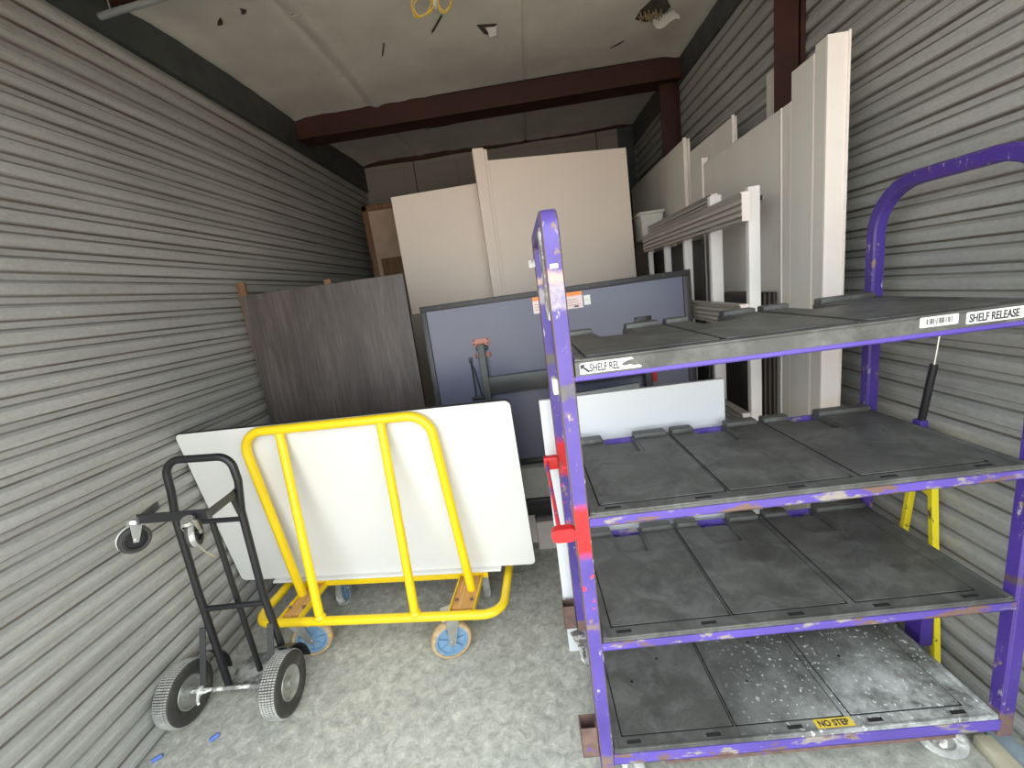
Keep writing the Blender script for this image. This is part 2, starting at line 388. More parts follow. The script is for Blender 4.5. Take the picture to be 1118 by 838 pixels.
class MB:
    def __init__(s):
        s.v = []; s.f = []; s.m = []; s.sm = []; s.mats = []; s.xf = Matrix.Identity(4)
    def mi(s, m):
        if m not in s.mats:
            s.mats.append(m)
        return s.mats.index(m)
    def add(s, vs, fs, m, smooth=False):
        o = len(s.v)
        s.v += [tuple(s.xf @ Vector(p)) for p in vs]
        k = s.mi(m)
        for f in fs:
            s.f.append(tuple(o + i for i in f)); s.m.append(k); s.sm.append(smooth)
    def box(s, a, b, m):
        x0, y0, z0 = a; x1, y1, z1 = b
        vs = [(x0, y0, z0), (x1, y0, z0), (x1, y1, z0), (x0, y1, z0), (x0, y0, z1), (x1, y0, z1), (x1, y1, z1), (x0, y1, z1)]
        s.add(vs, [(0, 3, 2, 1), (4, 5, 6, 7), (0, 1, 5, 4), (1, 2, 6, 5), (2, 3, 7, 6), (3, 0, 4, 7)], m)
    def bbox(s, a, b, m, r=0.004):
        """box with its edges cut back"""
        bm = bmesh.new()
        bmesh.ops.create_cube(bm, size=1)
        c = [(a[i] + b[i]) / 2 for i in range(3)]; d = [abs(b[i] - a[i]) for i in range(3)]
        for v in bm.verts:
            v.co = Vector((c[0] + v.co.x * d[0], c[1] + v.co.y * d[1], c[2] + v.co.z * d[2]))
        r = min(r, min(d) * 0.45)
        bmesh.ops.bevel(bm, geom=list(bm.edges), offset=r, segments=2, affect='EDGES', profile=0.5)
        bm.verts.index_update()
        s.add([tuple(v.co) for v in bm.verts], [tuple(v.index for v in f.verts) for f in bm.faces], m, True)
        bm.free()
    def prism(s, poly, z0, z1, m, m_side=None):
        """closed outline in x,y drawn up from z0 to z1"""
        n = len(poly)
        a = sum(poly[i][0] * poly[(i + 1) % n][1] - poly[(i + 1) % n][0] * poly[i][1] for i in range(n))
        if a < 0:
            poly = poly[::-1]
        if (z1 < z0):
            z0, z1 = z1, z0
        vs = [(x, y, z0) for x, y in poly] + [(x, y, z1) for x, y in poly]
        s.add(vs, [tuple(range(n - 1, -1, -1)), tuple(range(n, 2 * n))], m)
        s.add(vs, [(i, (i + 1) % n, n + (i + 1) % n, n + i) for i in range(n)], m_side or m)
    def sweep(s, path, prof, m, closed=False, up=None, caps=True, smooth=True):
        """profile (list of 2-D points) carried along a path with mitred turns"""
        P = [Vector(p) for p in path]
        n = len(P)
        rings = []
        prev = None
        for i in range(n):
            if closed:
                d0 = (P[i] - P[i - 1]).normalized(); d1 = (P[(i + 1) % n] - P[i]).normalized()
            else:
                d0 = (P[i] - P[i - 1]).normalized() if i else (P[1] - P[0]).normalized()
                d1 = (P[i + 1] - P[i]).normalized() if i < n - 1 else d0
            t = (d0 + d1).normalized()
            if up is not None:
                u = Vector(up)
                u = (u - t * u.dot(t)).normalized()
            else:
                if prev is None:
                    u = Vector((0, 0, 1)) if abs(t.z) < 0.9 else Vector((1, 0, 0))
                else:
                    u = prev
                u = (u - t * u.dot(t)).normalized()
            prev = u
            w = t.cross(u)
            c = max(0.35, d0.dot(t))
            # stretch the mitre across the bend
            bend = d1 - d0
            if bend.length > 1e-6:
                bn = (bend - t * bend.dot(t))
                bn = bn.normalized() if bn.length > 1e-9 else None
            else:
                bn = None
            ring = []
            for a, b in prof:
                off = w * a + u * b
                if bn is not None:
                    k = off.dot(bn)
                    off = off + bn * k * (1 / c - 1)
                ring.append(tuple(P[i] + off))
            rings.append(ring)
        k = len(prof)
        vs = [p for r in rings for p in r]
        fs = []
        L = n if closed else n - 1
        for i in range(L):
            j = (i + 1) % n
            for q in range(k):
                q2 = (q + 1) % k
                fs.append((i * k + q, i * k + q2, j * k + q2, j * k + q))
        s.add(vs, fs, m, smooth)
        if caps and not closed:
            s.add(rings[0], [tuple(range(k - 1, -1, -1))], m)
            s.add(rings[-1], [tuple(range(k))], m)
    def tube(s, path, r, m, seg=14, closed=False, caps=True):
        s.sweep(path, [(r * math.cos(2 * PI * i / seg), r * math.sin(2 * PI * i / seg)) for i in range(seg)], m, closed, None, caps)
    def sq(s, path, w, h, m, up=(0, 0, 1), closed=False, c=0.004, m_edge=None):
        a, b = w / 2, h / 2; n0 = len(s.m)
        pr = [(-a + c, -b), (a - c, -b), (a, -b + c), (a, b - c), (a - c, b), (-a + c, b), (-a, b - c), (-a, -b + c)]
        s.sweep(path, pr, m, closed, up, True, False)
        if m_edge:
            k = s.mi(m_edge)
            for i in range(n0, len(s.m) - 2):
                if (i - n0) % 2 == 1: s.m[i] = k
    def lathe(s, prof, m, M=Matrix.Identity(4), seg=40, mod=None, smooth=True):
        """profile (axial, radius) turned about local X; mod(k, r, j) lets the radius vary round the turn"""
        vs = []; n = len(prof)
        for j in range(seg):
            a = 2 * PI * j / seg
            for k, (x, r) in enumerate(prof):
                rr = mod(k, r, j) if mod else r
                vs.append(tuple(M @ Vector((x, rr * math.cos(a), rr * math.sin(a)))))
        fs = []
        for j in range(seg):
            j2 = (j + 1) % seg
            for k in range(n - 1):
                fs.append((j * n + k, j * n + k + 1, j2 * n + k + 1, j2 * n + k))
        s.add(vs, fs, m, smooth)
    def build(s, name, parent=None, local=False, bevel=0.0):
        me = bpy.data.meshes.new(name)
        vs = s.v
        root = parent
        while root is not None and root.parent is not None:
            root = root.parent
        if root is not None and not local:
            inv = ROOTINV.get(root.name, Matrix.Identity(4))
            vs = [tuple(inv @ Vector(p)) for p in vs]
        me.from_pydata(vs, [], s.f)
        for m in s.mats:
            me.materials.append(m)
        for i, p in enumerate(me.polygons):
            p.material_index = s.m[i]
            p.use_smooth = s.sm[i]
        me.validate()
        try:
            me.set_sharp_from_angle(angle=math.radians(38))
        except Exception:
            pass
        o = bpy.data.objects.new(name, me)
        COL.objects.link(o)
        if parent is not None:
            o.parent = parent
        if bevel:
            b = o.modifiers.new('edge', 'BEVEL')
            b.width = bevel; b.segments = 2; b.limit_method = 'ANGLE'; b.angle_limit = math.radians(40)
        return o

def thing(name, label, cat, loc=(0, 0, 0), rz=0.0, group=None):
    o = bpy.data.objects.new(name, None)
    COL.objects.link(o)
    o.location = loc
    o.rotation_euler = (0, 0, rz)
    o.empty_display_size = 0.1
    ROOTINV[o.name] = (Matrix.Translation(loc) @ Matrix.Rotation(rz, 4, 'Z')).inverted()
    o['label'] = label; o['category'] = cat
    if group:
        o['group'] = group
    return o

def tag(o, label, cat, group=None, kind=None):
    o['label'] = label; o['category'] = cat
    if group: o['group'] = group
    if kind: o['kind'] = kind
    return o

def recentre(o):
    """give a single-mesh thing its origin at its base"""
    vs = [v.co.copy() for v in o.data.vertices]
    c = Vector(((min(v.x for v in vs) + max(v.x for v in vs)) / 2, (min(v.y for v in vs) + max(v.y for v in vs)) / 2, min(v.z for v in vs)))
    for v in o.data.vertices:
        v.co -= c
    o.location = c
    return o

def fillet(pts, r, seg=6, closed=False):
    P = [Vector(p) for p in pts]; n = len(P); out = []
    for i in range(n):
        if not closed and (i == 0 or i == n - 1):
            out.append(P[i]); continue
        a, b, c = P[i - 1], P[i], P[(i + 1) % n]
        d0 = (a - b).normalized(); d1 = (c - b).normalized()
        ang = d0.angle(d1)
        rr = r[i] if isinstance(r, (list, tuple)) else r
        t = rr / math.tan(ang / 2)
        t = min(t, (a - b).length * 0.49, (c - b).length * 0.49)
        rr = t * math.tan(ang / 2)
        ctr = b + (d0 + d1).normalized() * (rr / math.sin(ang / 2))
        p0 = b + d0 * t; p1 = b + d1 * t
        v0 = p0 - ctr; v1 = p1 - ctr
        w = v0.angle(v1)
        for k in range(seg + 1):
            f = k / seg
            out.append(ctr + (v0 * math.sin((1 - f) * w) + v1 * math.sin(f * w)) / math.sin(w))
    return [tuple(p) for p in out]

def rrect(w, h, r, seg=5, x0=0.0, y0=0.0):
    pts = []
    for cx, cy, a0 in ((w - r, h - r, 0), (r, h - r, 90), (r, r, 180), (w - r, r, 270)):
        for k in range(seg + 1):
            a = math.radians(a0 + 90 * k / seg)
            pts.append((x0 + cx + r * math.cos(a), y0 + cy + r * math.sin(a)))
    return pts

def frame_m(o, ux, uy):
    """matrix whose x,y run along ux,uy from o and z faces ux x uy"""
    ux = Vector(ux).normalized(); uz = ux.cross(Vector(uy)).normalized(); uy = uz.cross(ux)
    M = Matrix.Identity(4)
    for i in range(3):
        M[i][0] = ux[i]; M[i][1] = uy[i]; M[i][2] = uz[i]; M[i][3] = o[i]
    return M

def text_mesh(mb, body, size, M, m, width=1.0, depth=0.0004):
    cu = bpy.data.curves.new('t', 'FONT')
    cu.body = body; cu.size = size; cu.extrude = depth; cu.align_x = 'LEFT'
    cu.offset = size * 0.026
    ob = bpy.data.objects.new('t', cu)
    COL.objects.link(ob)
    dg = bpy.context.evaluated_depsgraph_get()
    me = bpy.data.meshes.new_from_object(ob.evaluated_get(dg))
    S = Matrix.Diagonal((width, 1, 1, 1))
    mb.add([tuple(M @ S @ v.co) for v in me.vertices], [tuple(p.vertices) for p in me.polygons], m)
    bpy.data.objects.remove(ob); bpy.data.curves.remove(cu); bpy.data.meshes.remove(me)

# ------------------------------------------------------------------ the setting
XL, XR, YB = -1.66, 1.33, 5.15
Y0 = 0.25
PITCH = 0.0789

def structure(o):
    o['kind'] = 'structure'
    return o

def groove(t):
    """0 on the proud band, 1 in the recessed band of one rib; the lower lip of the band is crisp"""
    if t < 0.40: return 0.0
    if t < 0.56: return (t - 0.40) / 0.16
    if t < 0.88: return 1.0
    if t < 0.97: return (0.97 - t) / 0.09
    return 0.0

def corrugated(name, x, sgn, seam_z, z1=3.25):
    """ribbed steel siding: wide flats with narrow grooves, lapped every twelve ribs. sgn = direction into the room"""
    mb = MB()
    n = int(z1 / PITCH) + 1
    prof = []
    base = seam_z[0] % PITCH
    sub = 25
    z = base - PITCH
    while z < z1:
        for k in range(sub):
            t = k / sub
            zz = z + t * PITCH
            if zz < 0 or zz > z1: continue
            prof.append((x - sgn * 0.022 * groove(t) + sgn * 0.0012 * math.cos((t - 0.2) * 5 * PI) * (t < 0.40), zz))
        z += PITCH
    # lap seams: the upper sheet steps out over the lower one
    out = []
    for px, pz in prof:
        off = 0.0
        for s in seam_z:
            if 0 <= pz - s < 0.03: off = 0.004
        out.append((px + sgn * off, pz))
    prof = sorted(out, key=lambda p: p[1])
    full = []
    for i, p in enumerate(prof):
        full.append(p)
        for s in seam_z:
            if p[1] < s <= (prof[i + 1][1] if i + 1 < len(prof) else 99):
                full.append((p[0], s - 0.0012)); full.append((p[0] - sgn * 0.004, s - 0.001)); full.append((p[0] + sgn * 0.004, s))
    ys = [Y0 + (YB + 0.1 - Y0) * i / 12 for i in range(13)]
    vs = [(px, y, pz) for y in ys for px, pz in full]
    m = len(full)
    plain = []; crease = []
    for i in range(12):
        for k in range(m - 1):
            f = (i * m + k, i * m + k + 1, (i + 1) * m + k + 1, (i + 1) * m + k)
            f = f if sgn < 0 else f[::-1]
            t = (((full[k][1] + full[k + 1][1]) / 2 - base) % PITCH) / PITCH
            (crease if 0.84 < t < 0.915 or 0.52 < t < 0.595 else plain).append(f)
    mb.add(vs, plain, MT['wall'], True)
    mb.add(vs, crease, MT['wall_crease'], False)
    mb.box((x - sgn * 0.06 if sgn > 0 else x + 0.03, Y0, 0), (x - 0.03 if sgn > 0 else x + 0.06, YB + 0.1, 3.3), MT['track'])
    return structure(mb.build(name))

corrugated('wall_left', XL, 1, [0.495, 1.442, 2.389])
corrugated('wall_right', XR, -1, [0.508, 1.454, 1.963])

mb = MB(); mb.box((-1.75, Y0 - 0.1, -0.12), (1.45, YB + 0.1, 0), MT['floor']); structure(mb.build('floor'))
mb = MB(); mb.box((-14, -22, -0.14), (14, Y0 - 0.1, -0.02), MT['yard']); structure(mb.build('ground'))
mb = MB(); mb.box((-1.75, YB, 0), (1.45, YB + 0.1, 3.4), MT['back']); structure(mb.build('wall_back'))

# front wall: jambs and door head either side of the open roll-up door
mb = MB()
mb.box((-4.0, Y0 - 0.12, 0), (XL - 0.0, Y0, 3.5), MT['wall'])
mb.box((XR, Y0 - 0.12, 0), (4.0, Y0, 3.5), MT['wall'])
mb.box((XL, Y0 - 0.12, 2.50), (XR, Y0, 3.5), MT['wall'])
structure(mb.build('wall_front'))
mb = MB(); mb.box((-4.0, Y0 - 0.12, 3.42), (4.0, YB + 0.2, 3.5), MT['track']); structure(mb.build('roof'))

def ceil_z(y):
    return 3.055 + 0.028 * (y - 2.2)

def ceiling():
    mb = MB()
    nx, ny = 60, 90
    x0, x1 = XL + 0.0, XR
    def z(x, y):
        b = ceil_z(y)
        # blanket sags between frames and tucks down along the walls
        for bx in (x0 + 0.02, x1 - 0.02):
            d = abs(x - bx)
            b -= 0.022 * math.exp(-(d / 0.06) ** 2)
        for fy in (2.2, 3.75, 5.12):
            b -= 0.014 * math.exp(-((y - fy) / 0.12) ** 2)
        b -= 0.018 * math.sin(2.1 * x + 0.7) * math.sin(2.7 * y)
        b += 0.02 * math.exp(-((x - 0.168) / 0.010) ** 2)
        # taped fold on the left
        b += 0.014 * math.exp(-((x + 1.06) / 0.022) ** 2) - 0.012 * math.exp(-((x + 0.985) / 0.03) ** 2)
        b += 0.004 * math.sin(31 * x + 5 * math.sin(4 * y)) * math.sin(13 * y + 3 * x)
        return b
    xs = sorted([x0 + (x1 - x0) * i / nx for i in range(nx + 1)] + [0.15, 0.158, 0.163, 0.173, 0.178, 0.186, -1.09, -1.075, -1.06, -1.045, -1.03, -1.0, -0.985, -0.97, -0.95, x0 + .015, x0 + .03, x1 - .015, x1 - .03])
    nx = len(xs) - 1
    ys = [Y0 + (YB + 0.05 - Y0) * j / ny for j in range(ny + 1)]
    vs = [(x, y, z(x, y)) for y in ys for x in xs]
    fs = [(j * (nx + 1) + i, (j + 1) * (nx + 1) + i, (j + 1) * (nx + 1) + i + 1, j * (nx + 1) + i + 1) for j in range(ny) for i in range(nx)]
    mb.add(vs, fs, MT['vinyl'], True)
    o = structure(mb.build('ceiling'))
    return o, z
CEIL, cz = ceiling()

# tears in the vinyl facing
def tear(poly, x, y, s=1.0, flap=None):
    t = MB()
    z = cz(x, y) - 0.004
    pts = [(x + a * s, y + b * s) for a, b in poly]
    n = len(pts)
    t.add([(a, b, cz(a, b) - 0.003) for a, b in pts] + [(a, b, cz(a, b) - 0.0065) for a, b in pts],
          [tuple(range(n)), tuple(range(2 * n - 1, n - 1, -1))] + [(i, (i + 1) % n, n + (i + 1) % n, n + i) for i in range(n)], MT['tear'])
    t.build('torn_hole', CEIL)
    if flap:
        fl = MB()
        rows = 7; cols = 6; vs = []
        (ax, ay), (bx, by), dx, dy, drop = flap
        for i in range(rows + 1):
            f = i / rows
            for j in range(cols + 1):
                g = j / cols
                wv = 0.18 * math.sin(5 * g + 3 * f) * drop
                px = x + s * (ax + (bx - ax) * g * (1 - 0.3 * f) + dx * f) + wv
                py = y + s * (ay + (by - ay) * g + dy * f) - wv * 0.5
                vs.append((px, py, z - drop * (f ** 0.8) - 0.12 * drop * math.sin(9 * g + 4 * f) * f))
        fl.add(vs, [(i * (cols + 1) + j, i * (cols + 1) + j + 1, (i + 1) * (cols + 1) + j + 1, (i + 1) * (cols + 1) + j) for i in range(rows) for j in range(cols)], MT['flap'], True)
        o = fl.build('vinyl_flap', CEIL)
        so_ = o.modifiers.new('t', 'SOLIDIFY'); so_.thickness = 0.0015
tear([(-.10, .05), (-.02, .11), (.07, .10), (.10, .0), (.05, -.09), (-.05, -.13), (-.09, -.03)], 0.95, 3.02, 1.0, ((-.01, .08), (.14, .0), 0.02, -0.05, 0.085))
fb = MB()
for i in range(26):
    a = random.uniform(0, 6.28); r = random.uniform(0.01, 0.08)
    p = Vector((0.93 + r * math.cos(a), 3.02 + r * math.sin(a), cz(0.93, 3.02) - 0.004))
    fb.tube([p, p + Vector((random.uniform(-.02, .02), random.uniform(-.02, .02), -random.uniform(.015, .05)))], 0.004, MT['fibre'], 5)
fb.build('insulation_fibre', CEIL)
tear([(-.07, -.06), (.07, -.05), (.05, -.025), (-.025, -.03), (.0, .05), (.05, .09), (.02, .085), (-.03, .05)], -0.05, 2.90, 0.85, ((-.01, -.03), (.07, -.03), 0.01, 0.09, 0.02))
tear([(.055, -.10), (.064, -.09), (-.038, .09), (-.062, .11), (-.055, .08)], -0.33, 2.78, 0.75, None)
tear([(.03, -.09), (.037, -.08), (-.028, .08), (-.038, .085)], -0.70, 2.97, 0.8, None)
tear([(-.14, .01), (.0, .03), (.14, .0), (.05, -.02), (-.05, -.02)], -0.62, 4.32, 1.0, ((-.1, .0), (.12, .0), 0.0, -0.06, 0.03))
tear([(-.10, -.02), (.0, .02), (.12, .04), (.06, .0), (-.05, -.035)], 0.87, 4.28, 1.0, ((-.08, .0), (.1, .02), 0.0, -0.04, 0.02))
tear([(-.05, .05), (-.035, .05), (.03, -.02), (.05, -.06), (.02, -.03)], 0.80, 3.36, 0.8, None)
tear([(-.05, .0), (.01, .02), (.05, .015), (.02, -.012)], -1.0, 2.50, 0.45, ((-.05, .02), (.06, .02), 0.0, -0.10, 0.02))
tear([(-.03, .03), (.0, .03), (.02, .0), (.03, -.03), (-.01, .0)], -1.38, 2.45, 0.9, None)
tear([(-.03, .03), (-.005, .03), (.02, .0), (.0, -.03), (-.01, .0)], -1.22, 2.40, 0.8, None)

# dark channel along the top of each side wall
mb = MB()
mb.box((XL - 0.02, Y0, 2.848), (XL + 0.006, YB, 3.12), MT['track'])
mb.box((XL - 0.01, Y0, 2.846), (XL + 0.014, YB, 2.852), MT['track'])
structure(mb.build('trim_1', bevel=0.001))
mb = MB()
mb.box((XR - 0.008, Y0, 2.905), (XR + 0.02, YB, 3.14), MT['track'])
mb.box((XR - 0.018, Y0, 2.900), (XR + 0.01, YB, 2.908), MT['track'])
structure(mb.build('trim_2', bevel=0.001))

def c_beam(name, y, z0, z1, dep=0.16):
    mb = MB()
    t = 0.006
    x0, x1 = XL + 0.01, XR - 0.0
    # web facing the door, flanges top and bottom running back, small lip
    mb.box((x0, y, z0), (x1, y + t, z1), MT['redsteel'])
    mb.box((x0, y, z0), (x1, y + dep, z0 + t), MT['redsteel'])
    mb.box((x0, y, z1 - t), (x1, y + dep, z1), MT['redsteel'])
    mb.box((x0, y - 0.022, z0 - 0.0), (x1, y, z0 + 0.012), MT['redsteel'])
    mb.box((x0, y + dep - t, z0), (x1, y + dep, z0 + 0.03), MT['redsteel'])
    for i in range(5):
        xx = x0 + 0.3 + i * 0.62
        mb.lathe([(-.006, .0001), (-.006, .009), (0, .009)], MT['redsteel'], Matrix.Translation((xx, y, z1 - 0.04)) @ Matrix.Rotation(PI / 2, 4, 'Z') @ Matrix.Rotation(PI, 4, 'Z'), 6, smooth=False)
    return structure(mb.build(name))
c_beam('trim_3', 3.66, 2.925, 3.085)
c_beam('trim_4', 1.96, 2.985, 3.05)

def column(name, y, x0):
    mb = MB()
    t = 0.007
    mb.box((x0, y, 0), (XR + 0.0, y + t, 3.05), MT['redsteel'])
    mb.box((XR - 0.03, y, 0), (XR - 0.03 + t, y + 0.17, 3.05), MT['redsteel'])
    return structure(mb.build(name))
column('trim_5', 2.19, 1.198)
column('trim_6', 3.72, 1.18)

# red angle along the top of the back wall, slightly wavy where the blanket hangs over it
mb = MB()
pts = [(XL + 0.01 + (XR - XL - 0.02) * i / 24, YB - 0.03, 3.118 + 0.004 * math.sin(i * 0.9)) for i in range(25)]
mb.sweep(pts, [(-.02, -.02), (.02, -.02), (.02, .02), (-.02, .02)], MT['redsteel'], up=(0, 0, 1), smooth=False)
structure(mb.build('trim_7'))
mb = MB()
for xx in (-1.1, 0.93):
    mb.box((xx, YB - 0.006, 2.2), (xx + 0.008, YB, 3.12), MT['slot'])
mb.box((1.16, YB - 0.02, 0), (XR, YB, 3.12), MT['track'])
structure(mb.build('trim_8'))

# ------------------------------------------------------------------ casters and wheels
def wheel_lathe(mb, M, R, w, m_tyre, m_hub, hubr=0.55, spokes=0, seg=40, tread=None):
    hw = w / 2
    mb.lathe([(-hw * .82, R * hubr), (-hw, R * .80), (-hw * .92, R * .93), (-hw * .6, R * .99), (0, R), (hw * .6, R * .99), (hw * .92, R * .93), (hw, R * .80), (hw * .82, R * hubr)], m_tyre, M, seg)
    mb.lathe([(-hw * .82, R * hubr), (-hw * .86, R * hubr * .96), (-hw * .86, R * hubr * .86), (-hw * .35, R * hubr * .80), (-hw * .35, R * .22), (-hw * .95, R * .18), (-hw * 1.0, R * .001)], m_hub, M, seg)
    mb.lathe([(hw * .82, R * hubr), (hw * .86, R * hubr * .96), (hw * .86, R * hubr * .86), (hw * .35, R * hubr * .80), (hw * .35, R * .22), (hw * .95, R * .18), (hw * 1.0, R * .001)][::-1], m_hub, M, seg)
    for i in range(spokes):
        a = 2 * PI * i / spokes + 0.3
        old = mb.xf
        mb.xf = old @ M @ Matrix.Rotation(a, 4, 'X')
        mb.box((-hw * .78, -R * .022, R * .15), (hw * .78, R * .022, R * hubr * .86), m_hub)
        mb.xf = old

def caster(parent, centre, R, w, swivel, top_z, m_tyre, m_hub, m_fork, spokes=0, rigid=False, trail=0.03, hubr=0.72, name='caster', local=False, brake=False):
    """swivel = heading of the rolling direction (about z). centre = wheel centre"""
    cx_, cy_, cz_ = centre
    Mz = Matrix.Translation(centre) @ Matrix.Rotation(swivel, 4, 'Z')        # local y = rolling direction, x = axle
    mb = MB()
    mb.xf = Mz
    hw = w / 2 + 0.006
    up = top_z - cz_
    for sx in (-1, 1):
        xa = sx * hw; xb = sx * (hw + 0.004)
        if xa > xb: xa, xb = xb, xa
        # leg of the fork: swept plate from the axle up and forward to the crown
        ly = [(-0.012, -0.014), (0.014, -0.014), (trail + 0.028, up - 0.012), (trail - 0.030, up - 0.012)]
        vs = [(xa, a, b) for a, b in ly] + [(xb, a, b) for a, b in ly]
        mb.add(vs, [(0, 1, 2, 3), (7, 6, 5, 4), (0, 4, 5, 1), (1, 5, 6, 2), (2, 6, 7, 3), (3, 7, 4, 0)], m_fork)
    mb.box((-hw - .004, trail - .030, up - .016), (hw + .004, trail + .028, up - .010), m_fork)
    mb.lathe([(-.006, .0001), (-.006, .030), (.002, .034), (.006, .034), (.006, .0001)], m_fork, Matrix.Translation((0, trail, up - .004)) @ Matrix.Rotation(PI / 2, 4, 'Y'), 20)
    mb.bbox((-.045, trail - .045, up), (.045, trail + .045, up + .006), m_fork, .001)
    mb.lathe([(-hw - .010, .0001), (-hw - .010, .008), (hw + .010, .008), (hw + .010, .0001)], m_fork, seg=8)
    c = mb.build(name, parent, local)
    wb = MB(); wb.xf = Mz
    wheel_lathe(wb, Matrix.Identity(4), R, w, m_tyre, m_hub, hubr, spokes)
    wb.build('wheel', c, local)
    return c

# ------------------------------------------------------------------ purple shelf trolley
RK = thing('shelf_trolley', 'tall purple steel trolley with four charcoal plastic shelves and worn paint', 'trolley', (0.0458, 1.007, 0), 0.02358)
W, D, S = 1.181, 0.560, 0.040
ZS = [0.1822, 0.5719, 0.9532, 1.3266]           # upper front edge of each shelf rail
TOP = 1.722

def side_frame(x, m_front, m_edge, r, ztop):
    mb = MB()
    y0, y1 = S / 2, D - S / 2
    path = fillet([(x, y0, 0.125), (x, y0, ztop - S / 2), (x, y1, ztop - S / 2), (x, y1, 0.125)], r, 7)
    mb.sq(path, S, S, m_front, up=(1, 0, 0), c=0.003 if m_edge else 0.005, m_edge=m_edge)
    return mb
mb = side_frame(S / 2, MT['purple_worn'], MT['tube_edge'], 0.032, TOP)
fl_ = mb.build('side_frame', RK, True)
fl_['label'] = 'scraped purple tube frame with red overspray'
mb = side_frame(W - S / 2, MT['purple_shaded'], None, 0.15, TOP + 0.02)
fr_ = mb.build('side_frame', RK, True)

# bent pad and tape left on the front loop
mb = MB()
mb.bbox((-0.004, 0.032, 1.47), (0.001, 0.115, 1.685), MT['axle'], 0.002)
mb.build('side_plate', RK, True)
mb = MB()
mb.prism([(-0.020, 0.535), (0.001, 0.515), (0.001, 0.555)], 1.62, 1.645, MT['axle'])
mb.build('stop_tab', RK, True)
mb = MB()
mb.bbox((-0.012, 0.034, 1.285), (0.001, 0.080, 1.325), MT['label'], 0.003)
mb.build('latch', RK, True)
# white paint marks on the front tube
mb = MB(); mb.prism([(0.010, -0.001), (0.028, -0.001), (0.029, 0.0010), (0.011, 0.0008)], 1.588, 1.598, MT['label']); mb.build('paint_mark', fl_, True)

def socket(x0, y0, z0, w, d, h, m, parent):
    mb = MB(); t = 0.004
    mb.box((x0, y0, z0), (x0 + w, y0 + t, z0 + h), m)
    mb.box((x0, y0 + d - t, z0), (x0 + w, y0 + d, z0 + h), m)
    mb.box((x0, y0, z0), (x0 + t, y0 + d, z0 + h), m)
    mb.box((x0 + w - t, y0, z0), (x0 + w, y0 + d, z0 + h), m)
    mb.box((x0, y0, z0), (x0 + w, y0 + d, z0 + t), m)
    return mb.build('coupling_socket', parent, True, bevel=0.001)
socket(-0.050, 0.0, 0.185, 0.050, 0.045, 0.105, MT['rust'], RK)
socket(-0.050, D - 0.045, 0.165, 0.050, 0.045, 0.105, MT['rust'], RK)
socket(W + 0.002, 0.30, 0.14, 0.045, 0.06, 0.13, MT['purple'], RK)

# red side handle: a flat bar from the front post back to the rear post
mb = MB()
mb.sq([(-0.040, 0.035, 0.915), (-0.043, D - 0.075, 0.915)], 0.014, 0.022, MT['handle'])
mb.prism(rrect(0.050, 0.030, 0.013, 5, -0.058, 0.902), 0, 0.006, MT['red'])
vs = mb.v[-64:]
hb = mb
mb2 = MB()
mb2.sq([(-0.040, 0.030, 0.915), (-0.043, D - 0.060, 0.915)], 0.012, 0.020, MT['handle'])
h_ = mb2.build('side_handle', RK, True)
h_['label'] = 'red painted side bar'
mb = MB()
mb.xf = Matrix.Translation((0, 0.010, 0)) @ Matrix.Rotation(PI / 2, 4, 'X')
mb.prism(rrect(0.066, 0.038, 0.018, 6, -0.062, 0.898), -0.012, 0.012, MT['red'])
mb.build('handle_end', h_, True)
mb = MB()
mb.bbox((-0.052, D - 0.072, 0.885), (0.0, D - 0.040, 0.935), MT['red'], 0.006)
mb.build('handle_bracket', h_, True)

def torn(x0, x1, z0, z1, teeth, seed):
    """outline of a label whose right end is worn away"""
    rnd = random.Random(seed)
    pts = [(x0, z0), (x1, z0)]
    for i in range(teeth):
        f = (i + 1) / (teeth + 1)
        pts.append((x1 - 0.05 * f * 1.1 + rnd.uniform(-.008, .008), z0 + (z1 - z0) * f))
    pts += [(x1 - 0.035, z1), (x0, z1)]
    return pts

NOTCH = [(0.176, 0.283), (0.507, 0.618), (0.849, 0.947)]
PANEL = [(0.076, 0.407), (0.419, 0.730), (0.756, 1.071)]

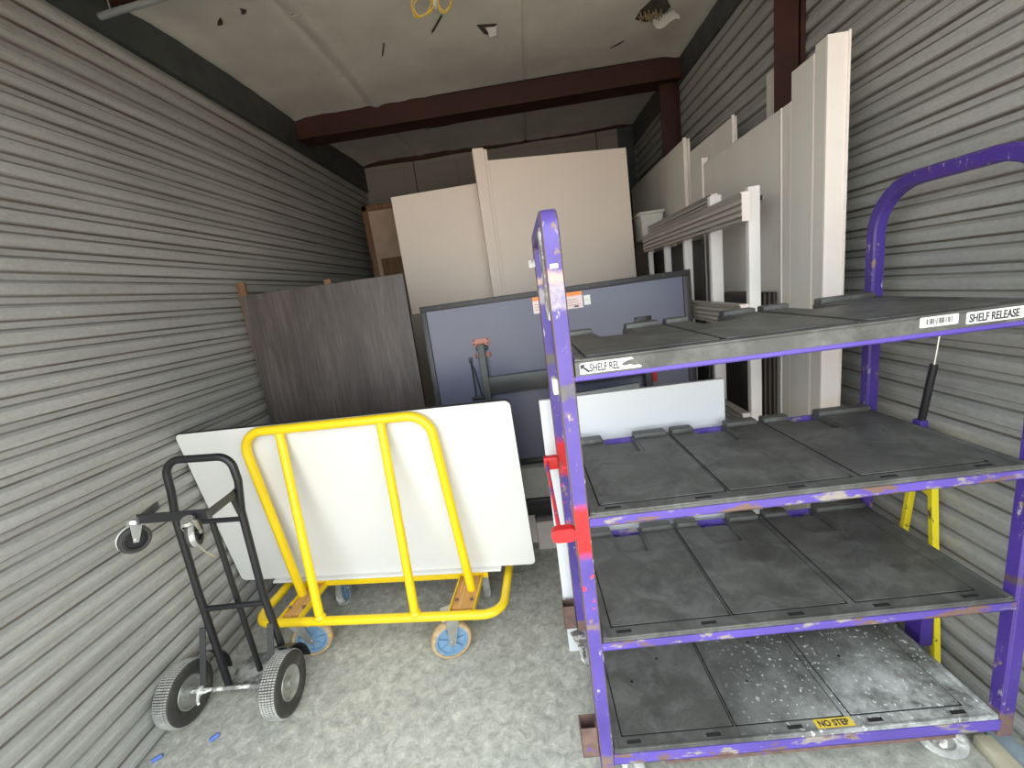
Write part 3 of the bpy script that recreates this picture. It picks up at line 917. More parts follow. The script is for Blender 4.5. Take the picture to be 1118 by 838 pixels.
def shelf(i, z):
    top = z + 0.016
    m = MT['shelf_dusty'] if i == 0 else MT['shelf']
    thick = 0.042 if i == 3 else 0.020
    if i == 3:
        top = 1.372
    mb = MB()
    x0, x1 = 0.043, W - 0.043
    # slab with three rear notches and chamfered front edge
    out = [(x0, 0.004), (x1, 0.004), (x1, 0.530)]
    for a, b in reversed(NOTCH):
        out += [(b, 0.530), (b - 0.004, 0.378), (a + 0.004, 0.378), (a, 0.530)]
    out += [(x0, 0.530)]
    mb.prism(out, top - thick, top - 0.006, m)
    mb.prism([(p[0] + (0.004 if p[0] == x0 else -0.004 if p[0] == x1 else 0), p[1] + (0.004 if p[1] == 0.004 else -0.003 if p[1] > .5 else 0)) for p in out], top - 0.006, top - 0.003, m)
    # sunken tray showing in the notches
    for a, b in NOTCH:
        mb.box((a - 0.01, 0.36, top - thick - 0.002), (b + 0.01, 0.500, top - thick + 0.004), MT['notch'])
    # raised panels with a groove round each
    for (a, b), (na, nb) in zip(PANEL, NOTCH):
        r = 0.008
        poly = [(a, 0.046 + r), (a + r * .3, 0.046 + r * .3), (a + r, 0.046), (b - r, 0.046), (b - r * .3, 0.046 + r * .3), (b, 0.046 + r),
                (b, 0.505), (nb + 0.010, 0.505), (nb + 0.006, 0.368), (na - 0.006, 0.368), (na - 0.010, 0.505), (a, 0.505)]
        mb.prism(poly, top - 0.004, top, m)
        for (ga, gb) in (((a - 0.0035, 0.042), (b + 0.0035, 0.0455)), ((a - 0.004, 0.042), (a - 0.0005, 0.50)), ((b + 0.0005, 0.042), (b + 0.004, 0.50))):
            mb.box((ga[0], ga[1], top - 0.0035), (gb[0], gb[1], top - 0.0022), MT['slot'])
    # raised bead along the left, right and front borders
    mb.bbox((x0, 0.004, top - 0.006), (x0 + 0.014, 0.52, top + 0.001), m, 0.002)
    mb.bbox((x1 - 0.014, 0.004, top - 0.006), (x1, 0.52, top + 0.001), m, 0.002)
    mb.bbox((x0, 0.004, top - 0.006), (x1, 0.012, top - 0.0005), m, 0.002)
    # stop lips on the rear tabs
    for a, b in ((x0, 0.176), (0.283, 0.409), (0.421, 0.507), (0.618, 0.736), (0.752, 0.849), (0.947, x1)):
        mb.bbox((a + 0.004, 0.492, top - 0.008), (b - 0.004, 0.536, top + 0.015), m, 0.006)
    for xx in ((0.106, 0.342, 0.58, 0.811, 1.045) if i < 3 else ()):
        mb.box((xx - 0.021, 0.019, top - 0.0036), (xx + 0.021, 0.031, top - 0.0022), MT['slot'])
        mb.box((xx - 0.024, 0.0165, top - 0.0034), (xx + 0.024, 0.019, top - 0.0018), m)
    if i == 3:
        mb.box((x0, 0.0015, top - thick), (x1, 0.006, top - 0.008), m)
    if i == 0:
        for (xx, yy) in ((0.15, 0.22), (0.26, 0.30), (0.52, 0.18), (0.60, 0.33), (0.86, 0.24), (0.95, 0.36), (0.34, 0.40)):
            mb.lathe([(-.0006, .0001), (-.0006, .005)], MT['slot'], Matrix.Translation((xx, yy, top)) @ Matrix.Rotation(PI / 2, 4, 'Y'), 12)
    sh = mb.build('shelf', RK, True)
    if i == 0:
        sh['label'] = 'bottom shelf dusted with white plaster'
    # steel ledger round the shelf
    rb = MB()
    pm = MT['purple_rail'] if i < 3 else MT['purple_clean']
    hgt = 0.034 if i == 0 else (0.012 if i == 3 else 0.022)
    zt = z if i < 3 else top - thick + 0.001
    rb.box((S - 0.001, 0.0, zt - hgt), (W - S + 0.001, 0.004, zt + (0 if i == 3 else 0.002)), pm)
    rb.box((S - 0.001, 0.0, zt - hgt), (W - S + 0.001, 0.035, zt - hgt + 0.004), pm)
    rb.box((S - 0.001, D - 0.026, zt - hgt), (W - S + 0.001, D - 0.022, zt + 0.008), pm)
    rb.box((S - 0.001, D - 0.060, zt - hgt), (W - S + 0.001, D - 0.022, zt - hgt + 0.004), pm)
    for xa, xb in ((S - 0.002, S + 0.002), (W - S - 0.002, W - S + 0.002)):
        rb.box((xa, 0.02, zt - hgt), (xb, D - 0.02, zt), pm)
    for xx in (0.23, 0.56, 0.90):
        rb.box((xx - 0.02, 0.02, zt - hgt), (xx + 0.02, D - 0.03, zt - hgt + 0.012), pm)
    rl = rb.build('shelf_rail', sh, True, bevel=0.0008)
    if i == 0:
        pb = MB()
        pb.box((0.19, 0.0, zt - 0.046), (1.02, 0.012, zt - 0.034), MT['rust'])
        pb.build('rail_plate', sh, True)
    return sh, top
SH = [shelf(i, z) for i, z in enumerate(ZS)]

# labels on the front of the top shelf
FM = frame_m((0, 0.001, 0), (1, 0, 0), (0, 0, 1))       # x right, y up, facing the door
def front(x, z, dy=0.0):
    return frame_m((x, 0.0015 - dy, z), (1, 0, 0), (0, 0, 1))
top3 = SH[3][0]
lb = MB()
lb.xf = front(0, 0)
outl = [(0.054, 1.336), (0.196, 1.336), (0.201, 1.339), (0.193, 1.343), (0.180, 1.342), (0.176, 1.346), (0.160, 1.344), (0.152, 1.349), (0.160, 1.353), (0.170, 1.357), (0.182, 1.358), (0.178, 1.363), (0.058, 1.363), (0.054, 1.360)]
lb.prism(outl, 0.0, 0.0008, MT['label'])
text_mesh(lb, 'SHELF REL', 0.0262, Matrix.Translation((0.077, 1.3402, 0.0010)), MT['ink'], 0.60)
# arrow pointing up and left
ar = MB()
lb.xf = front(0, 0) @ Matrix.Translation((0.0655, 1.3495, 0.0008)) @ Matrix.Rotation(math.radians(-42), 4, 'Z') @ Matrix.Scale(1.35, 4)
lb.prism([(-0.0105, 0), (-0.0035, 0.0065), (-0.0035, 0.002), (0.0105, 0.002), (0.0105, -0.002), (-0.0035, -0.002), (-0.0035, -0.0065)], 0, 0.0006, MT['ink'])
o = lb.build('shelf_label', top3, True); o['label'] = 'peeling white SHELF RELEASE sticker with arrow'
lb = MB(); lb.xf = front(0, 0)
lb.prism(rrect(0.190, 0.0275, 0.003, 3, 0.944, 1.3385), 0, 0.0008, MT['label'])
text_mesh(lb, 'SHELF RELEASE', 0.0262, Matrix.Translation((0.950, 1.3428, 0.0010)), MT['ink'], 0.64)
lb.xf = front(0, 0) @ Matrix.Translation((1.118, 1.352, 0.0008)) @ Matrix.Rotation(math.radians(-138), 4, 'Z')
lb.prism([(-0.0105, 0), (-0.0035, 0.0065), (-0.0035, 0.002), (0.0105, 0.002), (0.0105, -0.002), (-0.0035, -0.002), (-0.0035, -0.0065)], 0, 0.0006, MT['ink'])
o = lb.build('shelf_label', top3, True); o['label'] = 'white SHELF RELEASE sticker at the right end'
lb = MB(); lb.xf = front(0, 0)
lb.prism(rrect(0.086, 0.0235, 0.002, 3, 0.840, 1.3435), 0, 0.0008, MT['label'])
xx = 0.852; rnd = random.Random(3)
while xx < 0.912:
    w_ = rnd.choice([0.0006, 0.0010, 0.0016])
    lb.box((xx, 1.3495, 0.0008), (xx + w_, 1.3625, 0.0012), MT['ink'])
    xx += w_ + rnd.choice([0.0007, 0.0012, 0.0018])
for k in range(10):
    lb.box((0.862 + k * 0.0034, 1.3462, 0.0008), (0.8640 + k * 0.0034, 1.3480, 0.0012), MT['ink'])
o = lb.build('barcode_label', top3, True); o['label'] = 'white barcode sticker'
lb = MB()
tz = SH[0][1] - 0.0025
lb.xf = frame_m((0.640, 0.0135, tz), (1, 0, 0), (0, 1, 0))
lb.prism(rrect(0.108, 0.027, 0.001, 2), 0, 0.0008, MT['lab_yellow'])
text_mesh(lb, 'NO STEP', 0.024, Matrix.Translation((0.008, 0.0050, 0.0010)), MT['ink'], 0.92)
o = lb.build('step_label', SH[0][0], True); o['label'] = 'scuffed yellow NO STEP sticker'

# gas strut inside the right side frame
mb = MB()
mb.tube([(W - 0.020, 0.328, 0.975), (W - 0.020, 0.300, 1.165)], 0.0105, MT['blacksteel'], 14)
st = mb.build('gas_strut', RK, True)
mb = MB(); mb.tube([(W - 0.020, 0.300, 1.16), (W - 0.020, 0.284, 1.315)], 0.0035, MT['chrome'], 10); mb.build('rod', st, True)
mb = MB()
mb.bbox((W - 0.034, 0.315, 0.945), (W - 0.008, 0.345, 0.980), MT['purple'], 0.003)
mb.build('strut_bracket', st, True)

# trolley casters
for cx_, cy_, sw in ((0.03, 0.470, 0.3), (1.04, 0.060, 0.9), (1.12, 0.45, 0.2), (0.10, 0.070, 0.5)):
    if (cx_, cy_) == (0.10, 0.070):
        continue
    caster(RK, (cx_, cy_, 0.062), 0.062, 0.034, sw, 0.140, MT['greyrubber'], MT['greyrubber'], MT['axle'], 0, trail=0.02, hubr=0.6, local=True)
caster(RK, (0.10, 0.07, 0.062), 0.062, 0.034, 0.4, 0.140, MT['greyrubber'], MT['greyrubber'], MT['axle'], 0, trail=0.02, hubr=0.6, local=True)

# ------------------------------------------------------------------ yellow panel cart
CT = thing('panel_cart', 'yellow tubular panel cart with looped base frame and blue-hubbed casters', 'cart', (-0.85, 1.75, 0), -0.06)
YL = MT['yellow']
def cart_y(x, off=0.0):
    return 1.5975 - 0.062 * (x + 0.85) + off      # front rail line
RZ = 0.232
mb = MB()
xa, xb = -1.425, -0.272
loop = fillet([(xa, cart_y(xa), RZ), (xb, cart_y(xb), RZ), (xb + 0.03, cart_y(xb) + 0.62, RZ), (xa + 0.03, cart_y(xa) + 0.62, RZ)], 0.085, 8, True)
mb.tube(loop, 0.0195, YL, 16, True)
mb.build('base_frame', CT)
# upright hoop
mb = MB()
hoop = fillet([(-1.280, 1.800, RZ), (-1.325, 1.738, 1.105), (-0.470, 1.684, 1.105), (-0.424, 1.722, RZ)], 0.10, 8)
mb.tube(hoop, 0.0205, YL, 16)
mb.build('upright_hoop', CT)
for (p, q) in (((-1.145, 1.735, 1.095), (-1.098, cart_y(-1.098), RZ + 0.01)), ((-0.680, 1.700, 1.092), (-0.655, cart_y(-0.655), RZ + 0.01))):
    mb = MB(); mb.tube([p, q], 0.0195, YL, 16)
    mb.lathe([(0, 0.0195), (0.012, 0.027), (0.026, 0.0195)], YL, Matrix.Translation(q) @ Matrix.Rotation(-PI / 2, 4, 'Y'), 16)
    mb.build('brace', CT)
# support ledge
mb = MB()
mb.xf = frame_m((-1.335, 1.875, 0), (1, -0.062, 0), (0.062, 1, 0))
mb.box((0, 0, 0.228), (0.98, 0.004, 0.268), YL)
mb.box((0, 0, 0.264), (1.015, 0.075, 0.268), YL)
mb.build('support_ledge', CT)
# cross plates with timber inserts, over the casters
for xc, wd, sk in ((-1.255, 0.100, 0.03), (-0.452, 0.112, 0.0)):
    y0 = cart_y(xc)
    mb = MB()
    mb.xf = frame_m((xc, y0, 0), (1, -0.062, 0), (0.062, 1, 0))
    mb.box((-wd / 2, 0.01, 0.222), (wd / 2, 0.60, 0.226), YL)
    for sx in (-1, 1):
        a = sx * wd / 2
        mb.box((min(a, a - sx * 0.004), 0.01, 0.222), (max(a, a - sx * 0.004), 0.60, 0.252), YL)
    pl_ = mb.build('cross_plate', CT)
    mb = MB()
    mb.xf = frame_m((xc, y0, 0), (1, -0.062, 0), (0.062, 1, 0))
    if sk:
        mb.bbox((-wd / 2 + 0.006, 0.03, 0.226), (-0.004, 0.26, 0.240), MT['deckwood'], 0.002)
        mb.bbox((0.002, 0.03, 0.226), (wd / 2 - 0.006, 0.26, 0.246), MT['deckwood'], 0.002)
    else:
        mb.bbox((-wd / 2 + 0.005, 0.03, 0.226), (wd / 2 - 0.005, 0.58, 0.242), MT['deckwood'], 0.002)
    mb.build('timber_insert', pl_)
    for bx, by in ((-0.034, 0.075), (0.034, 0.075)):
        mb = MB()
        mb.xf = frame_m((xc, y0, 0), (1, -0.062, 0), (0.062, 1, 0))
        mb.lathe([(-.006, .0001), (-.006, .007), (0, .009)], MT['rust'], Matrix.Translation((bx, by, 0.248)) @ Matrix.Rotation(PI / 2, 4, 'Y'), 8)
        mb.build('bolt', pl_)
caster(CT, (-0.524, 1.605, 0.091), 0.091, 0.038, -1.25, 0.218, MT['tanrubber'], MT['bluehub'], MT['zinc'], 7, trail=0.020, hubr=0.80)
caster(CT, (-1.205, 1.685, 0.091), 0.091, 0.038, -1.35, 0.218, MT['tanrubber'], MT['bluehub'], MT['zinc'], 7, trail=-0.055, hubr=0.80)
caster(CT, (-1.205, 2.030, 0.089), 0.089, 0.034, 0.12, 0.218, MT['greyrubber'], MT['bluehub'], MT['zinc'], 7, trail=0.03, hubr=0.80)
caster(CT, (-0.405, 1.985, 0.089), 0.089, 0.038, 0.15, 0.218, MT['greyrubber'], MT['rust'], MT['rust'], 7, trail=0.03, hubr=0.72)

# ------------------------------------------------------------------ white table tops on the cart
def sheet(name, bl, ux, uy, w, h, t, r, m, m_edge, label, cat, group=None, bev=0.0015, parts=None):
    """sheet whose front face starts at bl (bottom left), width w along ux, height h along uy, thickness t behind"""
    M = frame_m(bl, ux, uy)            # z of M faces the viewer
    mb = MB()
    mb.xf = M
    if r > 0:
        poly = rrect(w, h, r, 6)
    else:
        poly = [(0, 0), (w, 0), (w, h), (0, h)]
    mb.prism(poly, -t, 0.0, m, m_edge)
    o = mb.build(name, bevel=bev)
    recentre(o)
    tag(o, label, cat, group)
    return o, M
bl = Vector((-1.648, 1.900, 0.281)); br = Vector((-0.112, 1.806, 0.281)); tl = Vector((-1.652, 1.776, 1.124))
sheet('table_top', bl, br - bl, tl - bl, 1.530, 0.851, 0.022, 0.025, MT['board'], MT['board_edge'], 'long white rounded table top leaning on the yellow panel cart', 'table top')
mb = MB(); mb.xf = frame_m((-1.465, 1.878, 0.2685), (1, -0.062, 0), (0.062, 1, 0))
mb.bbox((0.0, -0.012, 0), (1.180, 0.085, 0.0115), MT['board'], 0.002)
o = recentre(mb.build('packing_strip')); tag(o, 'thin white strip lying on the cart ledge under the long table top', 'strip')

# ------------------------------------------------------------------ black hand truck
HT = thing('hand_truck', 'black tubular hand truck with two pneumatic tyres and fold-out casters', 'hand truck', (-1.39, 1.42, 0), 0)
BK = MT['blacksteel']
YF = 1.487
mb = MB()
hp = fillet([(-1.490, YF, 0.055), (-1.492, YF, 0.50), (-1.484, YF, 0.86), (-1.468, YF, 0.97), (-1.460, YF, 1.098), (-1.196, YF, 1.086), (-1.190, YF, 0.985), (-1.212, YF, 0.86), (-1.222, YF, 0.48), (-1.196, YF, 0.055)], [0, .05, .05, .05, .082, .078, .05, .05, .05, 0], 8)
mb.tube(hp, 0.0145, BK, 16)
mb.build('frame_tube', HT)
for (a, b, r) in (((-1.490, YF, 0.835), (-1.214, YF, 0.826), 0.0100), ((-1.492, YF, 0.442), (-1.220, YF, 0.447), 0.0115)):
    mb = MB(); mb.tube([a, b], r, BK, 12); mb.build('crossbar', HT)
mb = MB()
mb.tube([(-1.352, YF + 0.012, 0.82), (-1.376, YF + 0.050, 0.075)], 0.0115, BK, 12)
mb.build('centre_strut', HT)
# axle brackets
for x_, zt, xb_ in ((-1.512, 0.362, -1.532), (-1.220, 0.355, -1.232)):
    mb = MB()
    mb.sq([(x_, YF - 0.012, zt), (xb_, 1.418, 0.135)], 0.026, 0.006, MT['legsteel'], up=(0, 1, 0.2), c=0.001)
    mb.build('axle_bracket', HT)
mb = MB()
mb.tube([(-1.640, 1.405, 0.124), (-1.150, 1.410, 0.124)], 0.008, MT['axle'], 10)
mb.bbox((-1.545, 1.393, 0.110), (-1.525, 1.417, 0.140), MT['axle'], 0.006)
mb.build('axle', HT)
mb = MB()
mb.tube([(-1.54, 1.395, 0.125), (-1.525, 1.37, 0.112), (-1.51, 1.355, 0.112)], 0.005, MT['label'], 8)
mb.tube([(-1.53, 1.395, 0.132), (-1.50, 1.385, 0.135), (-1.475, 1.39, 0.142)], 0.0045, MT['label'], 8)
mb.build('tied_rag', HT)
# toe plate, lying out towards the back of the unit
mb = MB()
tp = [(-1.520, 1.515), (-1.200, 1.515), (-1.250, 1.62), (-1.310, 1.680), (-1.370, 1.705), (-1.470, 1.708), (-1.535, 1.690), (-1.560, 1.62)]
mb.prism(tp, 0.010, 0.016, MT['dustyplate'])
mb.box((-1.510, 1.505, 0.010), (-1.185, 1.513, 0.030), MT['dustyplate'])
mb.build('toe_plate', HT)
# fenders behind each tyre
def fender(x0, x1, a0=0, a1=60):
    mb = MB()
    n = 9; R = 0.138; vs = []
    for i in range(n + 1):
        a = math.radians(a0 + (a1 - a0) * i / n)
        for xx, rr in ((x0, R), (x1, R), (x1, R + 0.004), (x0, R + 0.004)):
            vs.append((xx, 1.408 + rr * math.cos(a), 0.124 + rr * math.sin(a)))
    fs = []
    for i in range(n):
        for k in range(4):
            fs.append((i * 4 + k, i * 4 + (k + 1) % 4, (i + 1) * 4 + (k + 1) % 4, (i + 1) * 4 + k))
    fs += [(3, 2, 1, 0), (n * 4, n * 4 + 1, n * 4 + 2, n * 4 + 3)]
    mb.add(vs, fs, BK)
    return mb.build('fender', HT)
fender(-1.560, -1.505, -10, 55); fender(-1.215, -1.138, 0, 72)
def tyre(cx_, cy_, cz_, R, w, yaw):
    M = Matrix.Translation((cx_, cy_, cz_)) @ Matrix.Rotation(yaw, 4, 'Z')
    hw = w / 2
    seg = 144
    mb = MB()
    # dark carcass under the tread, then five dusty ribs cut by sipes
    mb.lathe([(-hw * .90, R * .915), (-hw * .80, R * .950), (-hw * .4, R * .968), (0, R * .972), (hw * .4, R * .968), (hw * .80, R * .950), (hw * .90, R * .915)], MT['blackrubber'], M, 96)
    ribs = 5
    for i in range(ribs):
        a = -hw * .84 + i * (hw * 1.68 / ribs) + 0.0011; b = a + hw * 1.68 / ribs - 0.0022
        ca = R * (1.0 - 0.045 * (a / hw) ** 2); cb = R * (1.0 - 0.045 * (b / hw) ** 2)
        pr = [(a, ca - 0.007), (a + 0.0006, ca), (b - 0.0006, cb), (b, cb - 0.007)]
        def md(k, r, j, i=i):
            return r - (0.009 if j % 4 == 0 and k in (1, 2) else 0)
        mb.lathe(pr, MT['tread'], M, 320, md, False)
    for sgn in (-1, 1):
        p2 = [(sgn * hw * .90, R * .915), (sgn * hw * .985, R * .83), (sgn * hw * 1.0, R * .74), (sgn * hw * .94, R * .64), (sgn * hw * .86, R * .555), (sgn * hw * .76, R * .52)]
        mb.lathe(p2, MT['blackrubber'], M, 64)
        mb.lathe([(sgn * hw * .945, R * .66), (sgn * hw * .985, R * .67), (sgn * hw * .985, R * .685), (sgn * hw * .95, R * .70)], MT['blackrubber'], M, 64)
    wh = mb.build('wheel', HT)
    rb = MB()
    for sgn in (-1, 1):
        rb.lathe([(sgn * hw * .76, R * .53), (sgn * hw * .84, R * .515), (sgn * hw * .84, R * .485), (sgn * hw * .45, R * .46), (sgn * hw * .30, R * .30), (sgn * hw * .40, R * .20), (sgn * hw * 1.0, R * .17), (sgn * hw * 1.0, R * .10), (sgn * hw * 0.8, R * .0005)], MT['zinc'], M, 48)
    rb.build('rim', wh)
tyre(-1.606, 1.405, 0.123, 0.123, 0.072, -0.02)
tyre(-1.181, 1.410, 0.123, 0.123, 0.072, 0.04)
# fold-out caster bracket near the handle
mb = MB()
mb.sq([(-1.405, 1.275, 0.968), (-1.150, 1.272, 0.962)], 0.008, 0.034, BK, c=0.002)
for a, b in (((-1.503, 1.452, 0.935), (-1.400, 1.268, 0.965)), ((-1.196, 1.455, 0.945), (-1.150, 1.268, 0.962))):
    mb.sq([a, b], 0.007, 0.030, BK, c=0.002)
mb.build('caster_bracket', HT)
mb = MB()
vsx = [(-1.196, 1.452, 0.955), (-1.196, 1.47, 0.90), (-1.196, 1.487, 0.82), (-1.235, 1.46, 0.90)]
mb.sq([(-1.205, 1.460, 0.955), (-1.205, 1.478, 0.865)], 0.006, 0.045, BK, up=(0, 1, 0), c=0.001)
mb.build('gusset', HT)
def top_caster(cx_, cy_, cz_, yaw, tilt, m_tr, name='caster'):
    M = Matrix.Translation((cx_, cy_, cz_)) @ Matrix.Rotation(yaw, 4, 'Z') @ Matrix.Rotation(tilt, 4, 'X')
    mb = MB(); mb.xf = M
    for sx in (-1, 1):
        xa = sx * 0.0165; xb_ = sx * 0.0185
        ly = [(-0.007, -0.008), (0.008, -0.008), (0.022, 0.055), (-0.014, 0.055)]
        vs = [(xa, a, b) for a, b in ly] + [(xb_, a, b) for a, b in ly]
        mb.add(vs, [(0, 1, 2, 3), (7, 6, 5, 4), (0, 4, 5, 1), (1, 5, 6, 2), (2, 6, 7, 3), (3, 7, 4, 0)], MT['chrome'])
    mb.box((-0.0185, -0.014, 0.053), (0.0185, 0.022, 0.056), MT['chrome'])
    mb.lathe([(-.004, .0001), (-.004, .019), (.004, .022), (.008, .022), (.008, .0001)], MT['chrome'], Matrix.Translation((0, 0.004, 0.062)) @ Matrix.Rotation(PI / 2, 4, 'Y'), 20)
    mb.lathe([(-.022, .0001), (-.022, .006), (.022, .006), (.022, .0001)], MT['chrome'], seg=8)
    c = mb.build(name, HT)
    wb = MB(); wb.xf = M
    wheel_lathe(wb, Matrix.Identity(4), 0.047, 0.028, MT['blackrubber'], BK, 0.74)
    wb.lathe([(0.0135, 0.0440), (0.0100, 0.0474), (-0.002, 0.0476)], m_tr, seg=40)
    wb.build('wheel', c)
top_caster(-1.428, 1.262, 0.903, 2.66, 0.30, MT['label'])
top_caster(-1.212, 1.262, 0.903, 0.42, 0.45, MT['greyrubber'])
mb = MB()
mb.tube([(-1.215, 1.262, 0.855), (-1.225, 1.30, 0.80), (-1.24, 1.34, 0.76)], 0.003, MT['chrome'], 8)
mb.build('release_pin', HT)

# ------------------------------------------------------------------ dark wood panel and its brown supports
bl = Vector((-1.600, 2.335, 0.0))
o, _ = sheet('wood_panel', bl, (1, 0, 0), (-0.016, 0.035, 1), 0.93, 1.724, 0.028, 0, MT['darkwood'], MT['woodedge'], 'dark grey-brown wood-grain panel standing against the ribbed left wall', 'panel')
o.rotation_euler = (0, 0, 0)
for k, (x0, z1, w_) in enumerate(((-1.635, 1.800, 0.045), (-1.130, 1.752, 0.04))):
    mb = MB(); mb.xf = Matrix.Identity(4)
    mb.bbox((x0, 2.43, 0), (x0 + w_, 2.455, z1), MT['brownwood'], 0.002)
    o = recentre(mb.build('timber_batten'))
    tag(o, ['brown timber batten poking above the left corner of the dark wood panel', 'brown timber batten tip above the middle of the dark wood panel'][k], 'timber')

# ------------------------------------------------------------------ big cream sheets at the back
# front sheet, with a folded edge strip at its left
u = Vector((1.07, 0.20, 0)); 
CP = thing('door_panel', 'tall cream panel with a raised edge strip, taller of the two', 'panel', (0.30, 3.46, 0), math.atan2(0.20, 1.07))
M = frame_m((-0.180, 3.345, 0), u, (0.0, 0.055, 2.49))
mb = MB(); mb.xf = M
mb.prism([(0, 0), (1.090, 0), (1.075, 2.495), (0.0, 2.500)], -0.035, 0.0, MT['cream'])
mb.build('panel_face', CP, bevel=0.001)
mb = MB(); mb.xf = M
mb.prism([(-0.078, 0), (-0.010, 0), (-0.010, 2.585), (-0.090, 2.585)], -0.045, 0.012, MT['cream'])
mb.prism([(-0.008, 0), (0.014, 0), (0.014, 2.575), (-0.008, 2.575)], -0.045, 0.006, MT['cream'])
mb.build('edge_strip', CP, bevel=0.001)
mb = MB(); mb.xf = M
mb.box((0.0145, 0.0, 0.0), (0.0165, 2.49, 0.0006), MT['board_grey'])
mb.build('seam_line', CP)
# second sheet standing on the taupe cabinet behind
bl = Vector((-0.965, 3.52, 1.474))
o, M = sheet('door_panel', bl, (1, 0, 0.012), (-0.05, 0.03, 0.93), 0.93, 0.912, 0.03, 0, MT['cream'], MT['cream'], 'lower cream panel left of the edge-stripped one, atop the taupe cabinet', 'panel')
mb = MB()
mb.bbox((-1.00, 3.50, 0.06), (-0.05, 3.90, 1.472), MT['cabinet'], 0.004)
CB = thing('storage_cabinet', 'taupe cabinet half hidden between the wood panel and the table underside', 'cabinet', (-0.52, 3.7, 0))
mb.build('body', CB)
mb = MB(); mb.box((-0.98, 3.53, 0.0), (-0.07, 3.88, 0.06), MT['black']); mb.build('plinth', CB)
for xx in (-0.995, -0.52):
    mb = MB(); mb.bbox((xx, 3.485, 0.08), (xx + 0.468, 3.50, 1.46), MT['cabinet'], 0.002); dd = mb.build('door', CB)
    mb = MB(); mb.bbox((xx + (0.43 if xx < -0.9 else 0.03), 3.470, 0.75), (xx + (0.44 if xx < -0.9 else 0.04), 3.485, 0.90), MT['legsteel'], 0.002); mb.build('handle', dd)

# brown framed board at the far left
FB = thing('framed_board', 'brown timber-framed tan board in the far left corner behind the panels', 'board', (-1.30, 4.30, 0))
x0, x1, z1, yy = -1.470, -0.80, 2.515, 4.28
mb = MB()
for a, b in (((x0, 0), (x0 + 0.05, z1)), ((x1 - 0.05, 0), (x1, z1)), ((x0, z1 - 0.05), (x1, z1)), ((x0, 0), (x1, 0.05))):
    mb.bbox((a[0], yy - 0.02, a[1]), (b[0], yy + 0.03, b[1]), MT['brownwood'], 0.003)
mb.build('frame', FB)
mb = MB(); mb.box((x0 + 0.05, yy, 0.05), (x1 - 0.05, yy + 0.01, z1 - 0.05), MT['tanboard']); mb.build('board_face', FB)
mb = MB(); mb.bbox((x0 + 0.10, yy - 0.03, 1.45), (x1 - 0.10, yy - 0.002, 2.02), MT['brownwood'], 0.003); mb.build('lower_rail', FB)

# ------------------------------------------------------------------ folded table, seen from below
TB = thing('folding_table', 'folded table on its side showing slate-blue underside and dark legs', 'table', (0.15, 2.45, 0.53))
TM = frame_m((-0.592, 2.315, 0.572), (1.0, 0, 0.0065), (0.012, 0.035, 0.960))     # local: u right, v up, n to viewer
UW, UH = 1.450, 0.960
mb = MB(); mb.xf = TM
mb.prism(rrect(UW, UH, 0.012, 3), -0.026, -0.004, MT['tableface'])
mb.build('table_top', TB)
mb = MB(); mb.xf = TM
t = 0.030
for a, b in (((0, 0), (UW, t)), ((0, UH - t), (UW, UH)), ((0, t), (t, UH - t)), ((UW - t - 0.01, t), (UW, UH - t))):
    mb.bbox((a[0], a[1], -0.030), (b[0], b[1], 0.008), MT['tablerim'], 0.003)
for i in range(7):
    mb.lathe([(-.003, .0001), (-.003, .006), (0, .006)], MT['legsteel'], Matrix.Translation((0.11 + i * 0.20, UH - t / 2, 0.009)) @ Matrix.Rotation(PI / 2, 4, 'Y'), 8)
mb.build('edge_rim', TB)
TK = 2.34 / 2.48
def tp_(x, z):      # place by x and height on the table plane
    # marks were measured on a plane 2.48 m in; bring them to this one
    x = x * TK; z = 1.55 + (z - 1.55) * TK
    return (x + 0.592 - 0.012 * (z - 0.572), (z - 0.572))
def leg(xc, mirror=1):
    u0, v0 = tp_(xc, 1.27)
    mb = MB(); mb.xf = TM
    mb.bbox((u0 - 0.024, 0.02, 0.012), (u0 + 0.016, v0 + 0.005, 0.040), MT['legsteel'], 0.003)
    lg = mb.build('leg', TB)
    return u0, v0
u0, v0 = leg(-0.292)
ur, vr = leg(0.642)
mb = MB(); mb.xf = TM
_, va = tp_(0, 0.975); _, vb = tp_(0, 1.080)
mb.bbox((u0, va, 0.010), (ur, vb, 0.034), MT['legsteel'], 0.004)
mb.build('stretcher', TB)
for uu, vv, mm in ((u0, v0, MT['copper']), (ur, vr, MT['blacksteel'])):
    mb = MB(); mb.xf = TM
    mb.bbox((uu - 0.047, vv - 0.005, -0.004), (uu + 0.043, vv + 0.035, 0.003), mm, 0.002)
    mb.bbox((uu - 0.045, vv - 0.070, -0.004), (uu + 0.045, vv - 0.045, 0.003), mm, 0.002)
    for a, b in ((-0.04, 0.028), (0.036, 0.028), (-0.04, 0.008), (0.036, 0.008), (-0.038, -0.052), (0.038, -0.052), (-0.038, -0.064), (0.038, -0.064)):
        mb.lathe([(-.003, .0001), (-.003, .004), (0, .004)], MT['slot'], Matrix.Translation((uu + a, vv + b, 0.004)) @ Matrix.Rotation(PI / 2, 4, 'Y'), 8)
    mb.bbox((uu - 0.032, vv - 0.030, 0.003), (uu + 0.032, vv - 0.008, 0.024), MT['blacksteel'], 0.004)
    mb.build('hinge', TB)
mb = MB(); mb.xf = TM
a, b = tp_(-0.372, 1.185); c, d = tp_(-0.345, 0.97)
mb.tube([(a, b, 0.006), (a + 0.004, b - 0.1, 0.006), (a + 0.002, d, 0.008)], 0.0035, MT['blacksteel'], 8)
mb.tube([(a, b, 0.006), (a + 0.018, b - 0.07, 0.010), (a + 0.034, d, 0.008)], 0.0035, MT['blacksteel'], 8)
